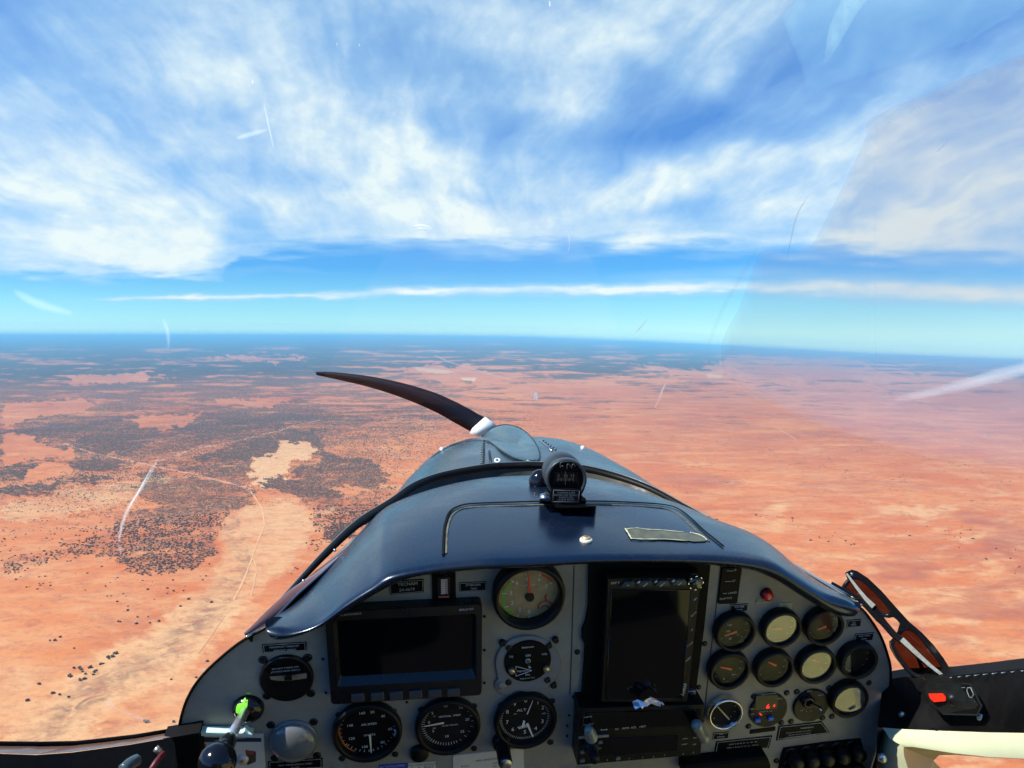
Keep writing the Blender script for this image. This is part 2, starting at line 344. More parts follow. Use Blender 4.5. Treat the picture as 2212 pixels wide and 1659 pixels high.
# ------------------------------------------------------------------ cloud veil on a far sky backdrop
def cloud_map(x, y):
    """cirrus cover at a reading (x, y) of the sky"""
    wx = x+(fbm(x/300, y/180, 41, 4)-.5)*170; wy = y+(fbm(x/300, y/180, 51, 4)-.5)*95
    th_ = np.arctan2((wy-900)*2.5, wx-980); rho = np.log(np.hypot((wy-900)*2.5, wx-980)+60)
    n = fbm(th_*15, rho*3.4, 5, 6, .56); n2 = fbm(th_*6.5+3, rho*2.8, 9, 5, .5); n3 = fbm(wx/420, wy/150, 15, 4, .5); n4 = fbm(th_*42, rho*6, 25, 4, .6)
    low_k = sstep(420, 560, y); hn = fbm(wx/230, wy/20, 35, 5, .5); n = n*(1-low_k)+hn*low_k
    c = .585+.46*(n-.5)+.50*(n2-.5)+.35*(n3-.5)+.22*(n4-.5)*(1-low_k)
    def g(cx_, cy_, sx_, sy_, rot, a):
        dx = wx-cx_; dy = wy-cy_; co, si = math.cos(rot), math.sin(rot); u = dx*co+dy*si; v = -dx*si+dy*co
        return a*.50*np.exp(-(u/sx_)**2-(v/sy_)**2)
    bl = [(100,250,260,110,.2,.42),(150,420,420,90,.25,.45),(330,520,200,60,.1,.7),(120,560,300,45,.05,.5),(700,230,330,60,.35,.35),
          (1050,190,330,60,.2,.3),(1000,340,420,50,.15,.28),(900,440,500,50,.1,.35),(1450,370,420,38,-.17,.5),(1250,460,330,42,-.25,.45),
          (900,490,200,22,-.1,.35),(1330,530,330,24,.03,.45),(1950,420,420,90,-.1,.52),(2000,520,380,60,.02,.5),(1950,300,420,80,-.2,.3),
          (1250,90,340,80,.2,.45),(450,120,260,60,.3,.25),(1700,60,300,60,.3,.1), (560,330,330,30,.1,.1)]
    for q in bl: c = c+g(*q)
    dk = [(1420,290,240,34,-.05,.42),(640,370,130,40,.25,.32),(1900,80,330,60,-.25,.5),(2150,60,160,60,-.3,.4),(1390,165,130,40,.5,.25),
          (1430,455,100,22,-.2,.5),(950,520,260,14,-.04,.35),(700,555,200,18,0,.3),(1500,240,130,45,0,.35),(250,60,300,40,.1,.1),(1050,410,200,14,.1,.2)]
    for q in dk: c = c-g(*q)
    # clear belt under the main veil, with the long low bank in it
    low = np.interp(x, [0, 300, 480, 520, 620, 850, 1100, 1300, 1600, 1800, 2212], [600, 608, 604, 560, 552, 548, 556, 548, 556, 563, 588])
    ed = (fbm(x/90, y/14, 61, 5)-.5)*60
    c = c*(1-sstep(-22-26*sstep(550, 800, x), 14+14*sstep(550, 800, x), y-low+ed))
    bank = np.interp(x, [0, 180, 400, 700, 950, 1300, 1600, 1850, 2212], [648, 646, 643, 638, 629, 625, 617, 622, 640])
    bw = np.interp(x, [0, 150, 250, 500, 900, 1250, 1600, 1850, 2212], [2, 3, 7, 8, 12, 14, 18, 32, 30])
    e2 = (fbm(x/60, y/14, 71, 5)-.5)
    bk = np.exp(-np.clip(np.abs(y-bank+e2*14)/bw, 0, 9)**2.2)
    up = sstep(1150, 1500, x)*np.exp(-((y-bank+18)/26)**2)*.5*(n+.25)
    wisps = (g(640,580,190,9,.02,.5)+g(900,575,160,8,.12,.3)+g(420,590,260,14,.02,.45)+g(1250,572,260,7,-.02,.25)+g(1560,590,240,9,.03,.35)+g(60,670,60,3,0,.4))*(.3+1.2*n)
    c = np.maximum(np.maximum(c, bk*.95*(.55+.8*n)*sstep(120, 260, x)), np.maximum(up, wisps))
    base = .16-.06*sstep(400, 600, y)
    c = np.where(c < 0, 0, c); c = np.clip(c, 0, 1.2)
    return np.clip(np.maximum(base*sstep(0, 300, y), c*sstep(0, .2, c)), 0, 1)
RD = 260000.0
sa = np.radians(np.linspace(-48, 48, 760)); se = np.radians(np.concatenate([np.linspace(-2.5, 0.4, 12), np.linspace(0.5, 40, 520)]))
SA, SE = np.meshgrid(sa, se)
SX = RD*np.sin(SA)*np.cos(SE); SY = RD*np.cos(SA)*np.cos(SE); SZ = RD*np.sin(SE)
spx, spy = to_px(SX, SY, SZ)
cl = cloud_map(np.clip(spx, -700, 2900).ravel(), np.clip(spy, -500, 900).ravel()).reshape(SA.shape)
edge = sstep(48, 44, np.abs(np.degrees(SA)))*sstep(40, 34, np.degrees(SE)); cl = cl*edge
# the fallen horizon on the right carries the low sky down with it
hor = np.degrees(hor_el(SA)); 
i2 = np.arange(SA.size).reshape(SA.shape)
f2 = np.stack([i2[:-1, :-1], i2[:-1, 1:], i2[1:, 1:], i2[1:, :-1]], -1).reshape(-1, 4)
def sky_mat():
    m = mat_new('cirrus'); n = m.node_tree.nodes; l = m.node_tree.links
    o = n.new('ShaderNodeOutputMaterial'); ms = n.new('ShaderNodeMixShader'); tr = n.new('ShaderNodeBsdfTransparent'); em = n.new('ShaderNodeEmission')
    at = n.new('ShaderNodeAttribute'); at.attribute_name = 'cover'; geo = n.new('ShaderNodeNewGeometry')
    mp = n.new('ShaderNodeMapping'); mp.inputs['Scale'].default_value = (1/14000, 1/14000, 1/9000); l.new(geo.outputs['Position'], mp.inputs[0])
    t = n.new('ShaderNodeTexNoise'); t.inputs['Scale'].default_value = 1; t.inputs['Detail'].default_value = 6; t.inputs['Roughness'].default_value = .6; l.new(mp.outputs[0], t.inputs[0])
    r = n.new('ShaderNodeMapRange'); r.inputs[1].default_value = .25; r.inputs[2].default_value = .75; r.inputs[3].default_value = .82; r.inputs[4].default_value = 1.16; l.new(t.outputs[0], r.inputs[0])
    q = n.new('ShaderNodeMath'); q.operation = 'MULTIPLY'; q.use_clamp = True; l.new(at.outputs['Fac'], q.inputs[0]); l.new(r.outputs[0], q.inputs[1])
    rp = n.new('ShaderNodeValToRGB'); l.new(q.outputs[0], rp.inputs[0])
    rp.color_ramp.elements[0].color = (.26, .46, .74, 1); rp.color_ramp.elements[1].color = (.60, .69, .70, 1)
    e = rp.color_ramp.elements.new(.55); e.color = (.34, .55, .73, 1)
    l.new(rp.outputs[0], em.inputs[0]); em.inputs[1].default_value = 1.0
    l.new(q.outputs[0], ms.inputs[0]); l.new(tr.outputs[0], ms.inputs[1]); l.new(em.outputs[0], ms.inputs[2]); l.new(ms.outputs[0], o.inputs[0])
    return m
skyo = mesh_np('sky', np.stack([SX.ravel(), SY.ravel(), SZ.ravel()], 1), f2, sky_mat())
a_ = skyo.data.attributes.new('cover', 'FLOAT', 'POINT'); a_.data.foreach_set('value', cl.astype(np.float32).ravel())
tag(skyo, kind='structure')

# ------------------------------------------------------------------ haze
def make_haze():
    # a closed block of air: flat underneath, its top just over the line of sight and falling away with the land
    n = 180; a = np.linspace(-math.pi, math.pi, n, endpoint=False); zlo = float(Zg.min())-301.0; e = hor_el(a); rg = [1500.0, 6000.0, 25000.0, RG+3000.0]; hh = [30, 90, 130, 150]
    rows_ = [np.stack([r*np.sin(a), r*np.cos(a), 2.0+min(r, RG)*np.tan(e)+h_], 1) for r, h_ in zip(rg, hh)]; bot = rows_[-1].copy(); bot[:, 2] = zlo
    vs = np.concatenate([[[0, 0, 3.0], [0, 0, zlo]]]+rows_+[bot]); fs = []
    for i in range(n):
        j = (i+1) % n; fs.append((0, 2+j, 2+i))
        for k in range(4): fs.append((2+k*n+i, 2+k*n+j, 2+(k+1)*n+j, 2+(k+1)*n+i))
        fs.append((1, 2+4*n+i, 2+4*n+j))
    me = bpy.data.meshes.new('haze'); me.from_pydata([tuple(v) for v in vs], [], fs); me.update()
    m = mat_new('haze_air'); n = m.node_tree.nodes; l = m.node_tree.links
    o = n.new('ShaderNodeOutputMaterial'); v = n.new('ShaderNodeVolumePrincipled'); l.new(v.outputs[0], o.inputs['Volume'])
    v.inputs['Color'].default_value = (.24, .70, 1.0, 1); v.inputs['Density'].default_value = HAZE_D; v.inputs['Anisotropy'].default_value = 0.0
    me.materials.append(m); ob = link(bpy.data.objects.new('haze', me)); tag(ob, kind='stuff', label='thin blue air haze over the red plain'); return ob
HAZE_D = 3.0e-5
haze = make_haze()
# ------------------------------------------------------------------ scrub
def icos(sub=1):
    bm = bmesh.new(); bmesh.ops.create_icosphere(bm, subdivisions=sub, radius=1)
    v = np.array([x.co[:] for x in bm.verts]); bm.verts.index_update(); f = np.array([[q.index for q in fc.verts] for fc in bm.faces]); bm.free(); return v, f
iv, if_ = icos(1)
m_scrub = pmat('scrub_leaf', (.095, .058, .040), .95, spec=.05, noise=.35, nscale=.4)
def scatter():
    pts = []; rng = np.random.default_rng(5)
    M = 1500000
    a = rng.uniform(R(-37), R(35), M); r = np.sqrt(rng.uniform(1250**2, 8600**2, M)); k0 = (a < R(4)) | (r > 3000); a = a[k0]; r = r[k0]; M = len(a)
    x = r*np.sin(a); y = r*np.cos(a); z = ground_z(r, a); px, py = to_px(x, y, z)
    V, T, B, D = land_maps(px, py)
    cl = fbm(x/45, y/45, 91, 3); cl2 = fbm(x/170, y/170, 97, 3)
    p = np.clip(V*1.25, 0, 1)**1.4*sstep(.40, .60, cl*.6+cl2*.4+V*.22)*.95 + V*.003
    rt = (a > R(2)); p = np.where(rt, np.clip(V, 0, .6)*.35*sstep(.52, .66, cl*.45+cl2*.55), p)*sstep(8600, 7000, r)
    p = p*np.where(r > 5200, .75, 1)
    k = rng.uniform(0, 1, M) < p
    return x[k], y[k], z[k], r[k], px[k], py[k]
bx, by, bz, br, bpx, bpy_ = scatter()
# hand-read lone clumps in the lower left
extra = [(150,1460),(153,1462),(158,1444),(172,1444),(176,1447),(178,1452),(184,1457),(180,1468),(175,1469),(186,1466),(200,1458),(207,1450),(204,1453),(192,1444),(196,1443),(218,1436),(224,1434),(236,1424),(241,1419),(246,1413),(243,1420),(252,1413),(232,1421),(113,1498),(127,1502),(148,1506),(57,1514),(83,1479),(160,1401),(117,1385),(109,1385),(130,1377),(255,1344),(258,1344),(324,1346),(320,1333),(344,1343),(299,1334),(295,1349),(276,1319),(369,1469),(447,1429),(424,1464),(315,1560),(318,1561),(375,1560),(228,1267),(318,1274),(362,1282),(374,1278),(456,1302),(406,1295)]
rng = np.random.default_rng(8)
en = [on_ground(x_+rng.uniform(-1, 1), y_+rng.uniform(-.6, .6)) for x_, y_ in extra]
bx = np.append(bx, [e.x for e in en]); by = np.append(by, [e.y for e in en]); bz = np.append(bz, [e.z for e in en]); br = np.append(br, [e.length for e in en])
NB = len(bx); size = 1.1+2.9*rng.uniform(0, 1, NB)**1.8; size = size*(1+.25*(br > 4500)); size[-len(en):] = rng.uniform(3.0, 5.2, len(en))
bppx, bppy = to_px(bx, by, bz); vis = (bppx > 4) & (bppx < np.interp(bppy, [1040, 1078, 1110, 1208, 1366, 1430, 1500, 1600], [890, 838, 785, 668, 538, 455, 410, 382])-6) & (bppy < 1598)
score = np.where(vis, size/np.hypot(br, H), 0); order = np.argsort(-score); solo = order[:300]; rest = order[300:]
ov = np.array([(1,0,0),(-1,0,0),(0,1,0),(0,-1,0),(0,0,1),(0,0,-.5)], float); of_ = np.array([(0,2,4),(2,1,4),(1,3,4),(3,0,4)])
def blobs(idx, iv, if_):
    n = len(idx); g = np.random.default_rng(3); V_ = iv[None]*g.uniform(.6, 1.3, (n, len(iv), 1))
    sc = np.stack([g.uniform(.8, 1.6, n), g.uniform(.8, 1.5, n), g.uniform(.65, .95, n)], 1)*size[idx][:, None]
    V_ = V_*sc[:, None, :]; V_[:, :, 2] += (size[idx]*.5)[:, None]
    V_ += np.stack([bx[idx], by[idx], bz[idx]], 1)[:, None, :]
    F_ = if_[None]+(np.arange(n)*len(iv))[:, None, None]; return V_.reshape(-1, 3), F_.reshape(-1, 3)
nr_ = rest[br[rest] < 3600]; fr2 = rest[br[rest] >= 3600]; va, fa = blobs(nr_, iv, if_); vb, fb = blobs(fr2, ov, of_)
v_ = np.concatenate([va, vb]); f_ = np.concatenate([fa, fb+len(va)])
tag(mesh_np('scrub', v_, f_, m_scrub, smooth=False), 'dark scrub spread in thickets over the red and tan plain', 'scrub', kind='stuff')
protos = []
for k in range(5):
    g = np.random.default_rng(40+k); vs = []; fs = []; off = 0
    for q in range(3):
        c = g.uniform(-.5, .5, 3)*(1, 1, .3); vv = iv*g.uniform(.5, .95, (len(iv), 1))*(1, 1, .8)+c+(0, 0, .55); vs.append(vv); fs.append(if_+off); off += len(iv)
    o = mesh_np('desert_shrub', np.concatenate(vs), np.concatenate(fs), m_scrub, smooth=False); protos.append(o)
for k, i in enumerate(solo):
    o = protos[k] if k < 5 else link(protos[k % 5].copy())
    o.location = (bx[i], by[i], bz[i]); o.rotation_euler.z = random.uniform(0, 6.28); s = size[i]; o.scale = (s, s*random.uniform(.7, 1.2), s)
    tag(o, 'one of the nearest small dark shrubs on the sandy plain left of the nose', 'shrub', 'shrubs dotted over the plain')
# ------------------------------------------------------------------ modelling helpers
class MB:
    def __init__(s): s.v = []; s.f = []; s.sm = []
    def add(s, vs, fs, smooth=False, M=None):
        o = len(s.v)
        for q in vs:
            q = Vector(q); s.v.append(M @ q if M is not None else q)
        for f in fs: s.f.append(tuple(i+o for i in f)); s.sm.append(smooth)
        return s
    def build(s, name, mat, parent=None, label=None, bevel=0, sub=0):
        me = bpy.data.meshes.new(name); me.from_pydata([tuple(q) for q in s.v], [], s.f); me.update()
        me.polygons.foreach_set('use_smooth', s.sm); me.materials.append(mat)
        o = link(bpy.data.objects.new(name, me), parent)
        if label: o['label'] = label
        if bevel:
            b = o.modifiers.new('bevel', 'BEVEL'); b.width = bevel; b.segments = 2; b.limit_method = 'ANGLE'; b.angle_limit = R(40)
        if sub:
            b = o.modifiers.new('sub', 'SUBSURF'); b.levels = sub; b.render_levels = sub
        return o
    def prism(s, pts, z0, z1, M=None, smooth=False, ch=0.0):
        """polygon pts (x, y) counter-clockwise from z0 to z1, optional chamfer ch at the z1 rim"""
        n = len(pts); ar = sum(pts[i][0]*pts[(i+1) % n][1]-pts[(i+1) % n][0]*pts[i][1] for i in range(n))
        if ar < 0: pts = pts[::-1]
        rings = [[(x, y, z0) for x, y in pts]]
        if ch:
            c = (sum(p[0] for p in pts)/n, sum(p[1] for p in pts)/n); ins = []
            for i in range(n):
                a, b, d = Vector(pts[i-1]), Vector(pts[i]), Vector(pts[(i+1) % n]); e1 = (b-a).normalized(); e2 = (d-b).normalized()
                nn = Vector((-(e1.y+e2.y), e1.x+e2.x)); nn = nn.normalized() if nn.length > 1e-6 else Vector((0, 0)); ins.append((b.x+nn.x*ch, b.y+nn.y*ch))
            rings += [[(x, y, z1-ch) for x, y in pts], [(x, y, z1) for x, y in ins]]
        else: rings.append([(x, y, z1) for x, y in pts])
        vs = [q for r in rings for q in r]; fs = [tuple(range((len(rings)-1)*n, len(rings)*n)), tuple(reversed(range(n)))]
        for k in range(len(rings)-1):
            for i in range(n): j = (i+1) % n; fs.append((k*n+i, k*n+j, (k+1)*n+j, (k+1)*n+i))
        return s.add(vs, fs, smooth, M)
    def lathe(s, prof, seg=40, M=None, sx=1.0, sy=1.0, smooth=True, c=(0, 0)):
        """profile [(r, z)...] turned about z; a zero radius closes the end"""
        vs = []; fs = []; rings = []
        for r, z in prof:
            if r < 1e-7: rings.append([len(vs)]); vs.append((c[0], c[1], z))
            else:
                rings.append(list(range(len(vs), len(vs)+seg)))
                vs += [(c[0]+r*sx*math.cos(2*math.pi*i/seg), c[1]+r*sy*math.sin(2*math.pi*i/seg), z) for i in range(seg)]
        for a, b in zip(rings, rings[1:]):
            for i in range(seg):
                j = (i+1) % seg
                if len(a) == 1 and len(b) == 1: continue
                if len(a) == 1: fs.append((a[0], b[i], b[j]))
                elif len(b) == 1: fs.append((a[i], a[j], b[0]))
                else: fs.append((a[i], a[j], b[j], b[i]))
        return s.add(vs, fs, smooth, M)
    def tube(s, pts, r, seg=8, M=None, flat=1.0, closed=False, caps=True):
        pts = [Vector(p) for p in pts]; n = len(pts); rs = r if isinstance(r, (list, tuple)) else [r]*n; vs = []; fs = []; up = None
        for i, p in enumerate(pts):
            t = (pts[(i+1) % n]-pts[i-1]) if closed else (pts[min(i+1, n-1)]-pts[max(i-1, 0)]); t.normalize()
            if up is None: up = Vector((0, 0, 1)) if abs(t.z) < .9 else Vector((0, 1, 0))
            a = t.cross(up).normalized(); b = a.cross(t).normalized(); up = b
            vs += [p+(a*math.cos(2*math.pi*k/seg)+b*flat*math.sin(2*math.pi*k/seg))*rs[i] for k in range(seg)]
        for i in range(n if closed else n-1):
            i2_ = (i+1) % n
            for k in range(seg): j = (k+1) % seg; fs.append((i*seg+k, i*seg+j, i2_*seg+j, i2_*seg+k))
        if caps and not closed: fs += [tuple(reversed(range(seg))), tuple(range((n-1)*seg, n*seg))]
        return s.add(vs, fs, True, M)
    def box(s, x0, x1, y0, y1, z0, z1, M=None): return s.prism([(x0, y0), (x1, y0), (x1, y1), (x0, y1)], z0, z1, M)
    def text(s, t, x, y, size, z=0.0, align='CENTER', rot=0.0, wx=1.0, bold=0.012, M=None):
        vs, fs, w_ = text_geo(t, bold); off = {'CENTER': -.5, 'LEFT': 0, 'RIGHT': -1}[align]*w_; co, si = math.cos(rot), math.sin(rot); q = []
        for a, b in vs:
            a = (a+off)*size*wx; b = (b-.35)*size; q.append((x+a*co-b*si, y+a*si+b*co, z))
        return s.add(q, fs, False, M)
_tc = {}
def text_geo(t, bold=0.0):
    if (t, bold) in _tc: return _tc[(t, bold)]
    cu = bpy.data.curves.new('t', 'FONT'); cu.body = t; cu.size = 1.0; cu.resolution_u = 2; cu.offset = bold
    o = bpy.data.objects.new('t', cu); S.collection.objects.link(o); bpy.context.view_layer.update()
    me = bpy.data.meshes.new_from_object(o.evaluated_get(bpy.context.evaluated_depsgraph_get()))
    vs = [(v.co.x, v.co.y) for v in me.vertices]; fs = [tuple(p.vertices) for p in me.polygons]; w_ = max([v[0] for v in vs] or [0])
    bpy.data.objects.remove(o); bpy.data.curves.remove(cu); bpy.data.meshes.remove(me)
    _tc[(t, bold)] = (vs, fs, w_); return _tc[(t, bold)]
def rrect(w_, h_, r, n=4, cx_=0, cy_=0):
    p = []
    for sx_, sy_, a0 in ((1, 1, 0), (-1, 1, 90), (-1, -1, 180), (1, -1, 270)):
        for k in range(n+1):
            a = R(a0+90*k/n); p.append((cx_+sx_*(w_/2-r)+r*math.cos(a), cy_+sy_*(h_/2-r)+r*math.sin(a)))
    return p
def smooth_path(pts, n=8, closed=False):
    pts = [Vector(p) for p in pts]; o = []; m = len(pts); rg = range(m if closed else m-1)
    for i in rg:
        g = (lambda k: pts[k % m]) if closed else (lambda k: pts[min(max(k, 0), m-1)])
        p0, p1, p2, p3 = g(i-1), g(i), g(i+1), g(i+2)
        for k in range(n):
            t = k/n; o.append(.5*((2*p1)+(p2-p0)*t+(2*p0-5*p1+4*p2-p3)*t*t+(3*p1-p0-3*p2+p3)*t**3))
    if not closed: o.append(pts[-1])
    return o

# plane of the instrument panel: bottom and right-hand side lie deeper
PA, PB, PZ, PM = .15, .30, .815, -.05
PN = CF-CR*PA+CU*PB; PNL = PN.length; Np = -PN.normalized()
pr = (CR-CU*PM+CF*(PA+PB*PM)).normalized(); pv = Np.cross(pr).normalized()
def pp(px_, py_, w_=0.0): r_ = ray(px_, py_); return r_*((PZ-w_*PNL)/PN.dot(r_))
def panelZ(px_, py_): return pp(px_, py_).dot(CF)
def frame_at(o3, roll=0.0, tiltx=0.0):
    M = Matrix((pr, pv, Np)).transposed().to_4x4(); M.translation = o3
    return M @ Matrix.Rotation(roll, 4, 'Z') @ Matrix.Rotation(tiltx, 4, 'X')
def thing(name, label, cat, M, group=None):
    o = bpy.data.objects.new(name, None); link(o); o.matrix_world = M; o.empty_display_size = .02
    tag(o, label, cat, group); return o
def dev(name, label, cat, px_, py_, w_=0.0, group=None, roll=0.0):
    """a thing fixed on the panel at reading (px, py); its local x, y lie in the panel, z points at the viewer"""
    M = frame_at(pp(px_, py_, w_), roll); o = thing(name, label, cat, M, group); Mi = M.inverted()
    def loc(qx, qy, ww=0.0): v = Mi @ pp(qx, qy, ww); return (v.x, v.y)
    return o, loc, 1.0
def pxm(px_, py_, n): return n*panelZ(px_, py_)/FPX      # n readings wide at that place, in metres

# ------------------------------------------------------------------ cockpit materials
m_panel = pmat('grey_panel_paint', (.27, .262, .225), .5, spec=.35, noise=.10, nscale=60, bump=.25, bscale=900)
m_glossknob = None
m_black = pmat('black_plastic', (.005, .005, .005), .42, spec=.28, noise=.4, nscale=80, rvar=.12)
m_blackm = pmat('matte_black', (.004, .004, .004), .65, spec=.12)
m_gloss = pmat('gloss_black', (.006, .006, .008), .12, spec=.5)
m_screen = pmat('dark_screen_glass', (.003, .003, .004), .05, spec=.4)
m_white = pmat('white_print', (.80, .82, .78), .6)
m_dim = pmat('grey_print', (.50, .54, .52), .6)
m_chrome = pmat('chrome', (.75, .75, .76), .12, metal=1)
m_steel = pmat('brushed_steel', (.5, .52, .52), .3, metal=1, noise=.2, nscale=300)
m_alu = pmat('dull_aluminium', (.42, .40, .36), .38, metal=.8, noise=.2, nscale=120)
m_red = pmat('red_paint', (.75, .05, .02), .4)
m_needle = pmat('orange_needle', (.95, .10, .03), .35, emit=(1, .1, .03), estr=.0)
m_cream = pmat('cream_needle', (.85, .82, .55), .5)
m_green = pmat('green_arc', (.22, .55, .06), .5); m_yellow = pmat('yellow_arc', (.65, .45, .06), .5); m_orange = pmat('orange_arc', (.65, .16, .02), .5)
m_dial = pmat('black_dial', (.004, .0045, .005), .6, spec=.15)
m_paper = pmat('white_card', (.62, .60, .52), .6, noise=.05, nscale=90)
m_label = pmat('engraved_black_label', (.004, .004, .005), .45, spec=.1, rvar=.1, nscale=150)
m_tape = pmat('yellowed_label_tape', (.42, .40, .25), .5, noise=.25, nscale=150)
m_screw = pmat('dark_screw', (.02, .02, .02), .3, metal=.5)
def glass_mat(name, fac, tint=(1, 1, 1), rough=0.0):
    m = mat_new(name); n = m.node_tree.nodes; l = m.node_tree.links; o = n.new('ShaderNodeOutputMaterial'); mi = n.new('ShaderNodeMixShader')
    t = n.new('ShaderNodeBsdfTransparent'); t.inputs[0].default_value = (*tint, 1); g = n.new('ShaderNodeBsdfGlossy'); g.inputs['Roughness'].default_value = rough
    ge = n.new('ShaderNodeNewGeometry'); dt = n.new('ShaderNodeVectorMath'); dt.operation = 'DOT_PRODUCT'; l.new(ge.outputs['Incoming'], dt.inputs[0]); l.new(ge.outputs['Normal'], dt.inputs[1])
    def mt(op, a, b, cl=False):
        k = n.new('ShaderNodeMath'); k.operation = op; k.use_clamp = cl
        for i, v in enumerate((a, b)):
            if v is None: continue
            if hasattr(v, 'links'): l.new(v, k.inputs[i])
            else: k.inputs[i].default_value = v
        return k
    ab = mt('ABSOLUTE', dt.outputs['Value'], None); om = mt('SUBTRACT', 1.0, ab.outputs[0], True); pw = mt('POWER', om.outputs[0], 5.0); sc_ = mt('MULTIPLY', pw.outputs[0], .96); fr = mt('ADD', sc_.outputs[0], .04); q = mt('MULTIPLY', fr.outputs[0], fac, True)
    l.new(q.outputs[0], mi.inputs[0]); l.new(t.outputs[0], mi.inputs[1]); l.new(g.outputs[0], mi.inputs[2]); l.new(mi.outputs[0], o.inputs[0]); return m
m_gglass = glass_mat('gauge_glass', .7, rough=.03)
m_gglass2 = glass_mat('bright_gauge_glass', 6.0, rough=.03)
m_gglass3 = glass_mat('reflecting_gauge_glass', 2.6, rough=.03)
# glareshield: glossy dark gelcoat, dusty in places
def dash_mat(name, base, rough, dust=.0):
    m = mat_new(name); n = m.node_tree.nodes; l = m.node_tree.links; o = n.new('ShaderNodeOutputMaterial'); b = n.new('ShaderNodeBsdfPrincipled'); l.new(b.outputs[0], o.inputs[0])
    t = n.new('ShaderNodeTexCoord'); a = n.new('ShaderNodeTexNoise'); a.inputs['Scale'].default_value = 9; a.inputs['Detail'].default_value = 8; a.inputs['Roughness'].default_value = .7; l.new(t.outputs['Object'], a.inputs[0])
    r = n.new('ShaderNodeMapRange'); r.inputs[1].default_value = .35; r.inputs[2].default_value = .75; r.inputs[3].default_value = rough-.06; r.inputs[4].default_value = rough+.10; l.new(a.outputs[0], r.inputs[0]); l.new(r.outputs[0], b.inputs['Roughness'])
    c = n.new('ShaderNodeMix'); c.data_type = 'RGBA'; r2 = n.new('ShaderNodeMapRange'); r2.inputs[1].default_value = .5; r2.inputs[2].default_value = .85; r2.inputs[4].default_value = dust; l.new(a.outputs[0], r2.inputs[0]); l.new(r2.outputs[0], c.inputs[0])
    c.inputs[6].default_value = (*base, 1); c.inputs[7].default_value = (.10, .10, .06, 1)
    sp = n.new('ShaderNodeTexNoise'); sp.inputs['Scale'].default_value = 420; sp.inputs['Detail'].default_value = 1; l.new(t.outputs['Object'], sp.inputs[0])
    r3 = n.new('ShaderNodeMapRange'); r3.inputs[1].default_value = .80; r3.inputs[2].default_value = .84; r3.inputs[4].default_value = .5; l.new(sp.outputs[0], r3.inputs[0])
    c2 = n.new('ShaderNodeMix'); c2.data_type = 'RGBA'; l.new(r3.outputs[0], c2.inputs[0]); l.new(c.outputs[2], c2.inputs[6]); c2.inputs[7].default_value = (.45, .5, .5, 1); l.new(c2.outputs[2], b.inputs['Base Color'])
    nb = n.new('ShaderNodeTexNoise'); nb.inputs['Scale'].default_value = 500; l.new(t.outputs['Object'], nb.inputs[0]); bp = n.new('ShaderNodeBump'); bp.inputs['Strength'].default_value = .12; bp.inputs['Distance'].default_value = .0005; l.new(nb.outputs[0], bp.inputs['Height']); l.new(bp.outputs[0], b.inputs['Normal'])
    b.inputs['Specular IOR Level'].default_value = .85; b.inputs['Specular Tint'].default_value = (.75, .9, 1, 1); return m
m_dash = dash_mat('gelcoat_sky_tint', (.003, .008, .021), .27, .15)  # blue of the reflected sky tinted into the black base colour
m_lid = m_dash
m_cowl = dash_mat('grey_cowling_paint', (.016, .029, .038), .27, .03)
m_blist = dash_mat('teal_grey_blister_paint', (.04, .075, .08), .28, .03)
m_dust = pmat('dusty_olive_gutter', (.030, .032, .017), .6, noise=.6, nscale=30, rvar=.2)
m_rubber = pmat('black_windscreen_seal', (.004, .004, .003), .5, spec=.2, noise=.5, nscale=30, rvar=.1)
m_strip = pmat('frame_ground_reflection', (.16, .085, .075), .16, coat=.5)  # brown of the reflected ground put into the black rail's colour
m_trim = pmat('cream_door_trim', (.58, .62, .40), .4, noise=.05, nscale=12, bump=.2, bscale=60)
m_tan = pmat('tan_leatherette', (.42, .38, .20), .45)
m_khaki = pmat('khaki_seat_fabric', (.30, .25, .17), .8, noise=.25, nscale=15)
m_cloth = pmat('dark_cabin_lining', (.018, .017, .018), .85, noise=.3, nscale=20)
# ------------------------------------------------------------------ the aircraft: cowling, windscreen frame, glareshield, panel plate, sides
plane = thing('light_aircraft', 'two seat light aircraft seen from inside its cockpit, dark cowling and propeller ahead', 'aircraft', Matrix.Translation((0.0, 0.5, -0.9)))
PI_ = plane.matrix_world.inverted()
def W(mb, name, mat, label=None, **k):            # a part of the aircraft from world coordinates
    mb.v = [PI_ @ Vector(v) for v in mb.v]; return mb.build(name, mat, plane, label, **k)
def grid(rows, closed=False, smooth=True):
    mb = MB(); n = len(rows[0]); vs = [q for r in rows for q in r]; fs = []
    for i in range(len(rows)-1):
        for j in range(n-1): fs.append((i*n+j, i*n+j+1, (i+1)*n+j+1, (i+1)*n+j))
    return mb.add(vs, fs, smooth)
def curve_at(k, t):
    """smooth interpolation of knots (t, x, y, z)"""
    ts = [q[0] for q in k]; i = max(0, min(len(ts)-2, int(np.searchsorted(ts, t, 'right'))-1)); u = (t-ts[i])/(ts[i+1]-ts[i])
    g = lambda j: np.array(k[min(max(j, 0), len(k)-1)][1:], float)
    p1, p2 = g(i), g(i+1); h = ts[i+1]-ts[i]
    m1 = (p2-g(i-1))/(ts[i+1]-ts[max(i-1, 0)])*h; m2 = (g(i+2)-p1)/(ts[min(i+2, len(ts)-1)]-ts[i])*h
    return (2*u**3-3*u*u+1)*p1+(u**3-2*u*u+u)*m1+(-2*u**3+3*u*u)*p2+(u**3-u*u)*m2
tt = [0,.05,.1,.16,.22,.28,.34,.42,.52,.62,.72,.78,.83,.87,.91,.95,.98,1]
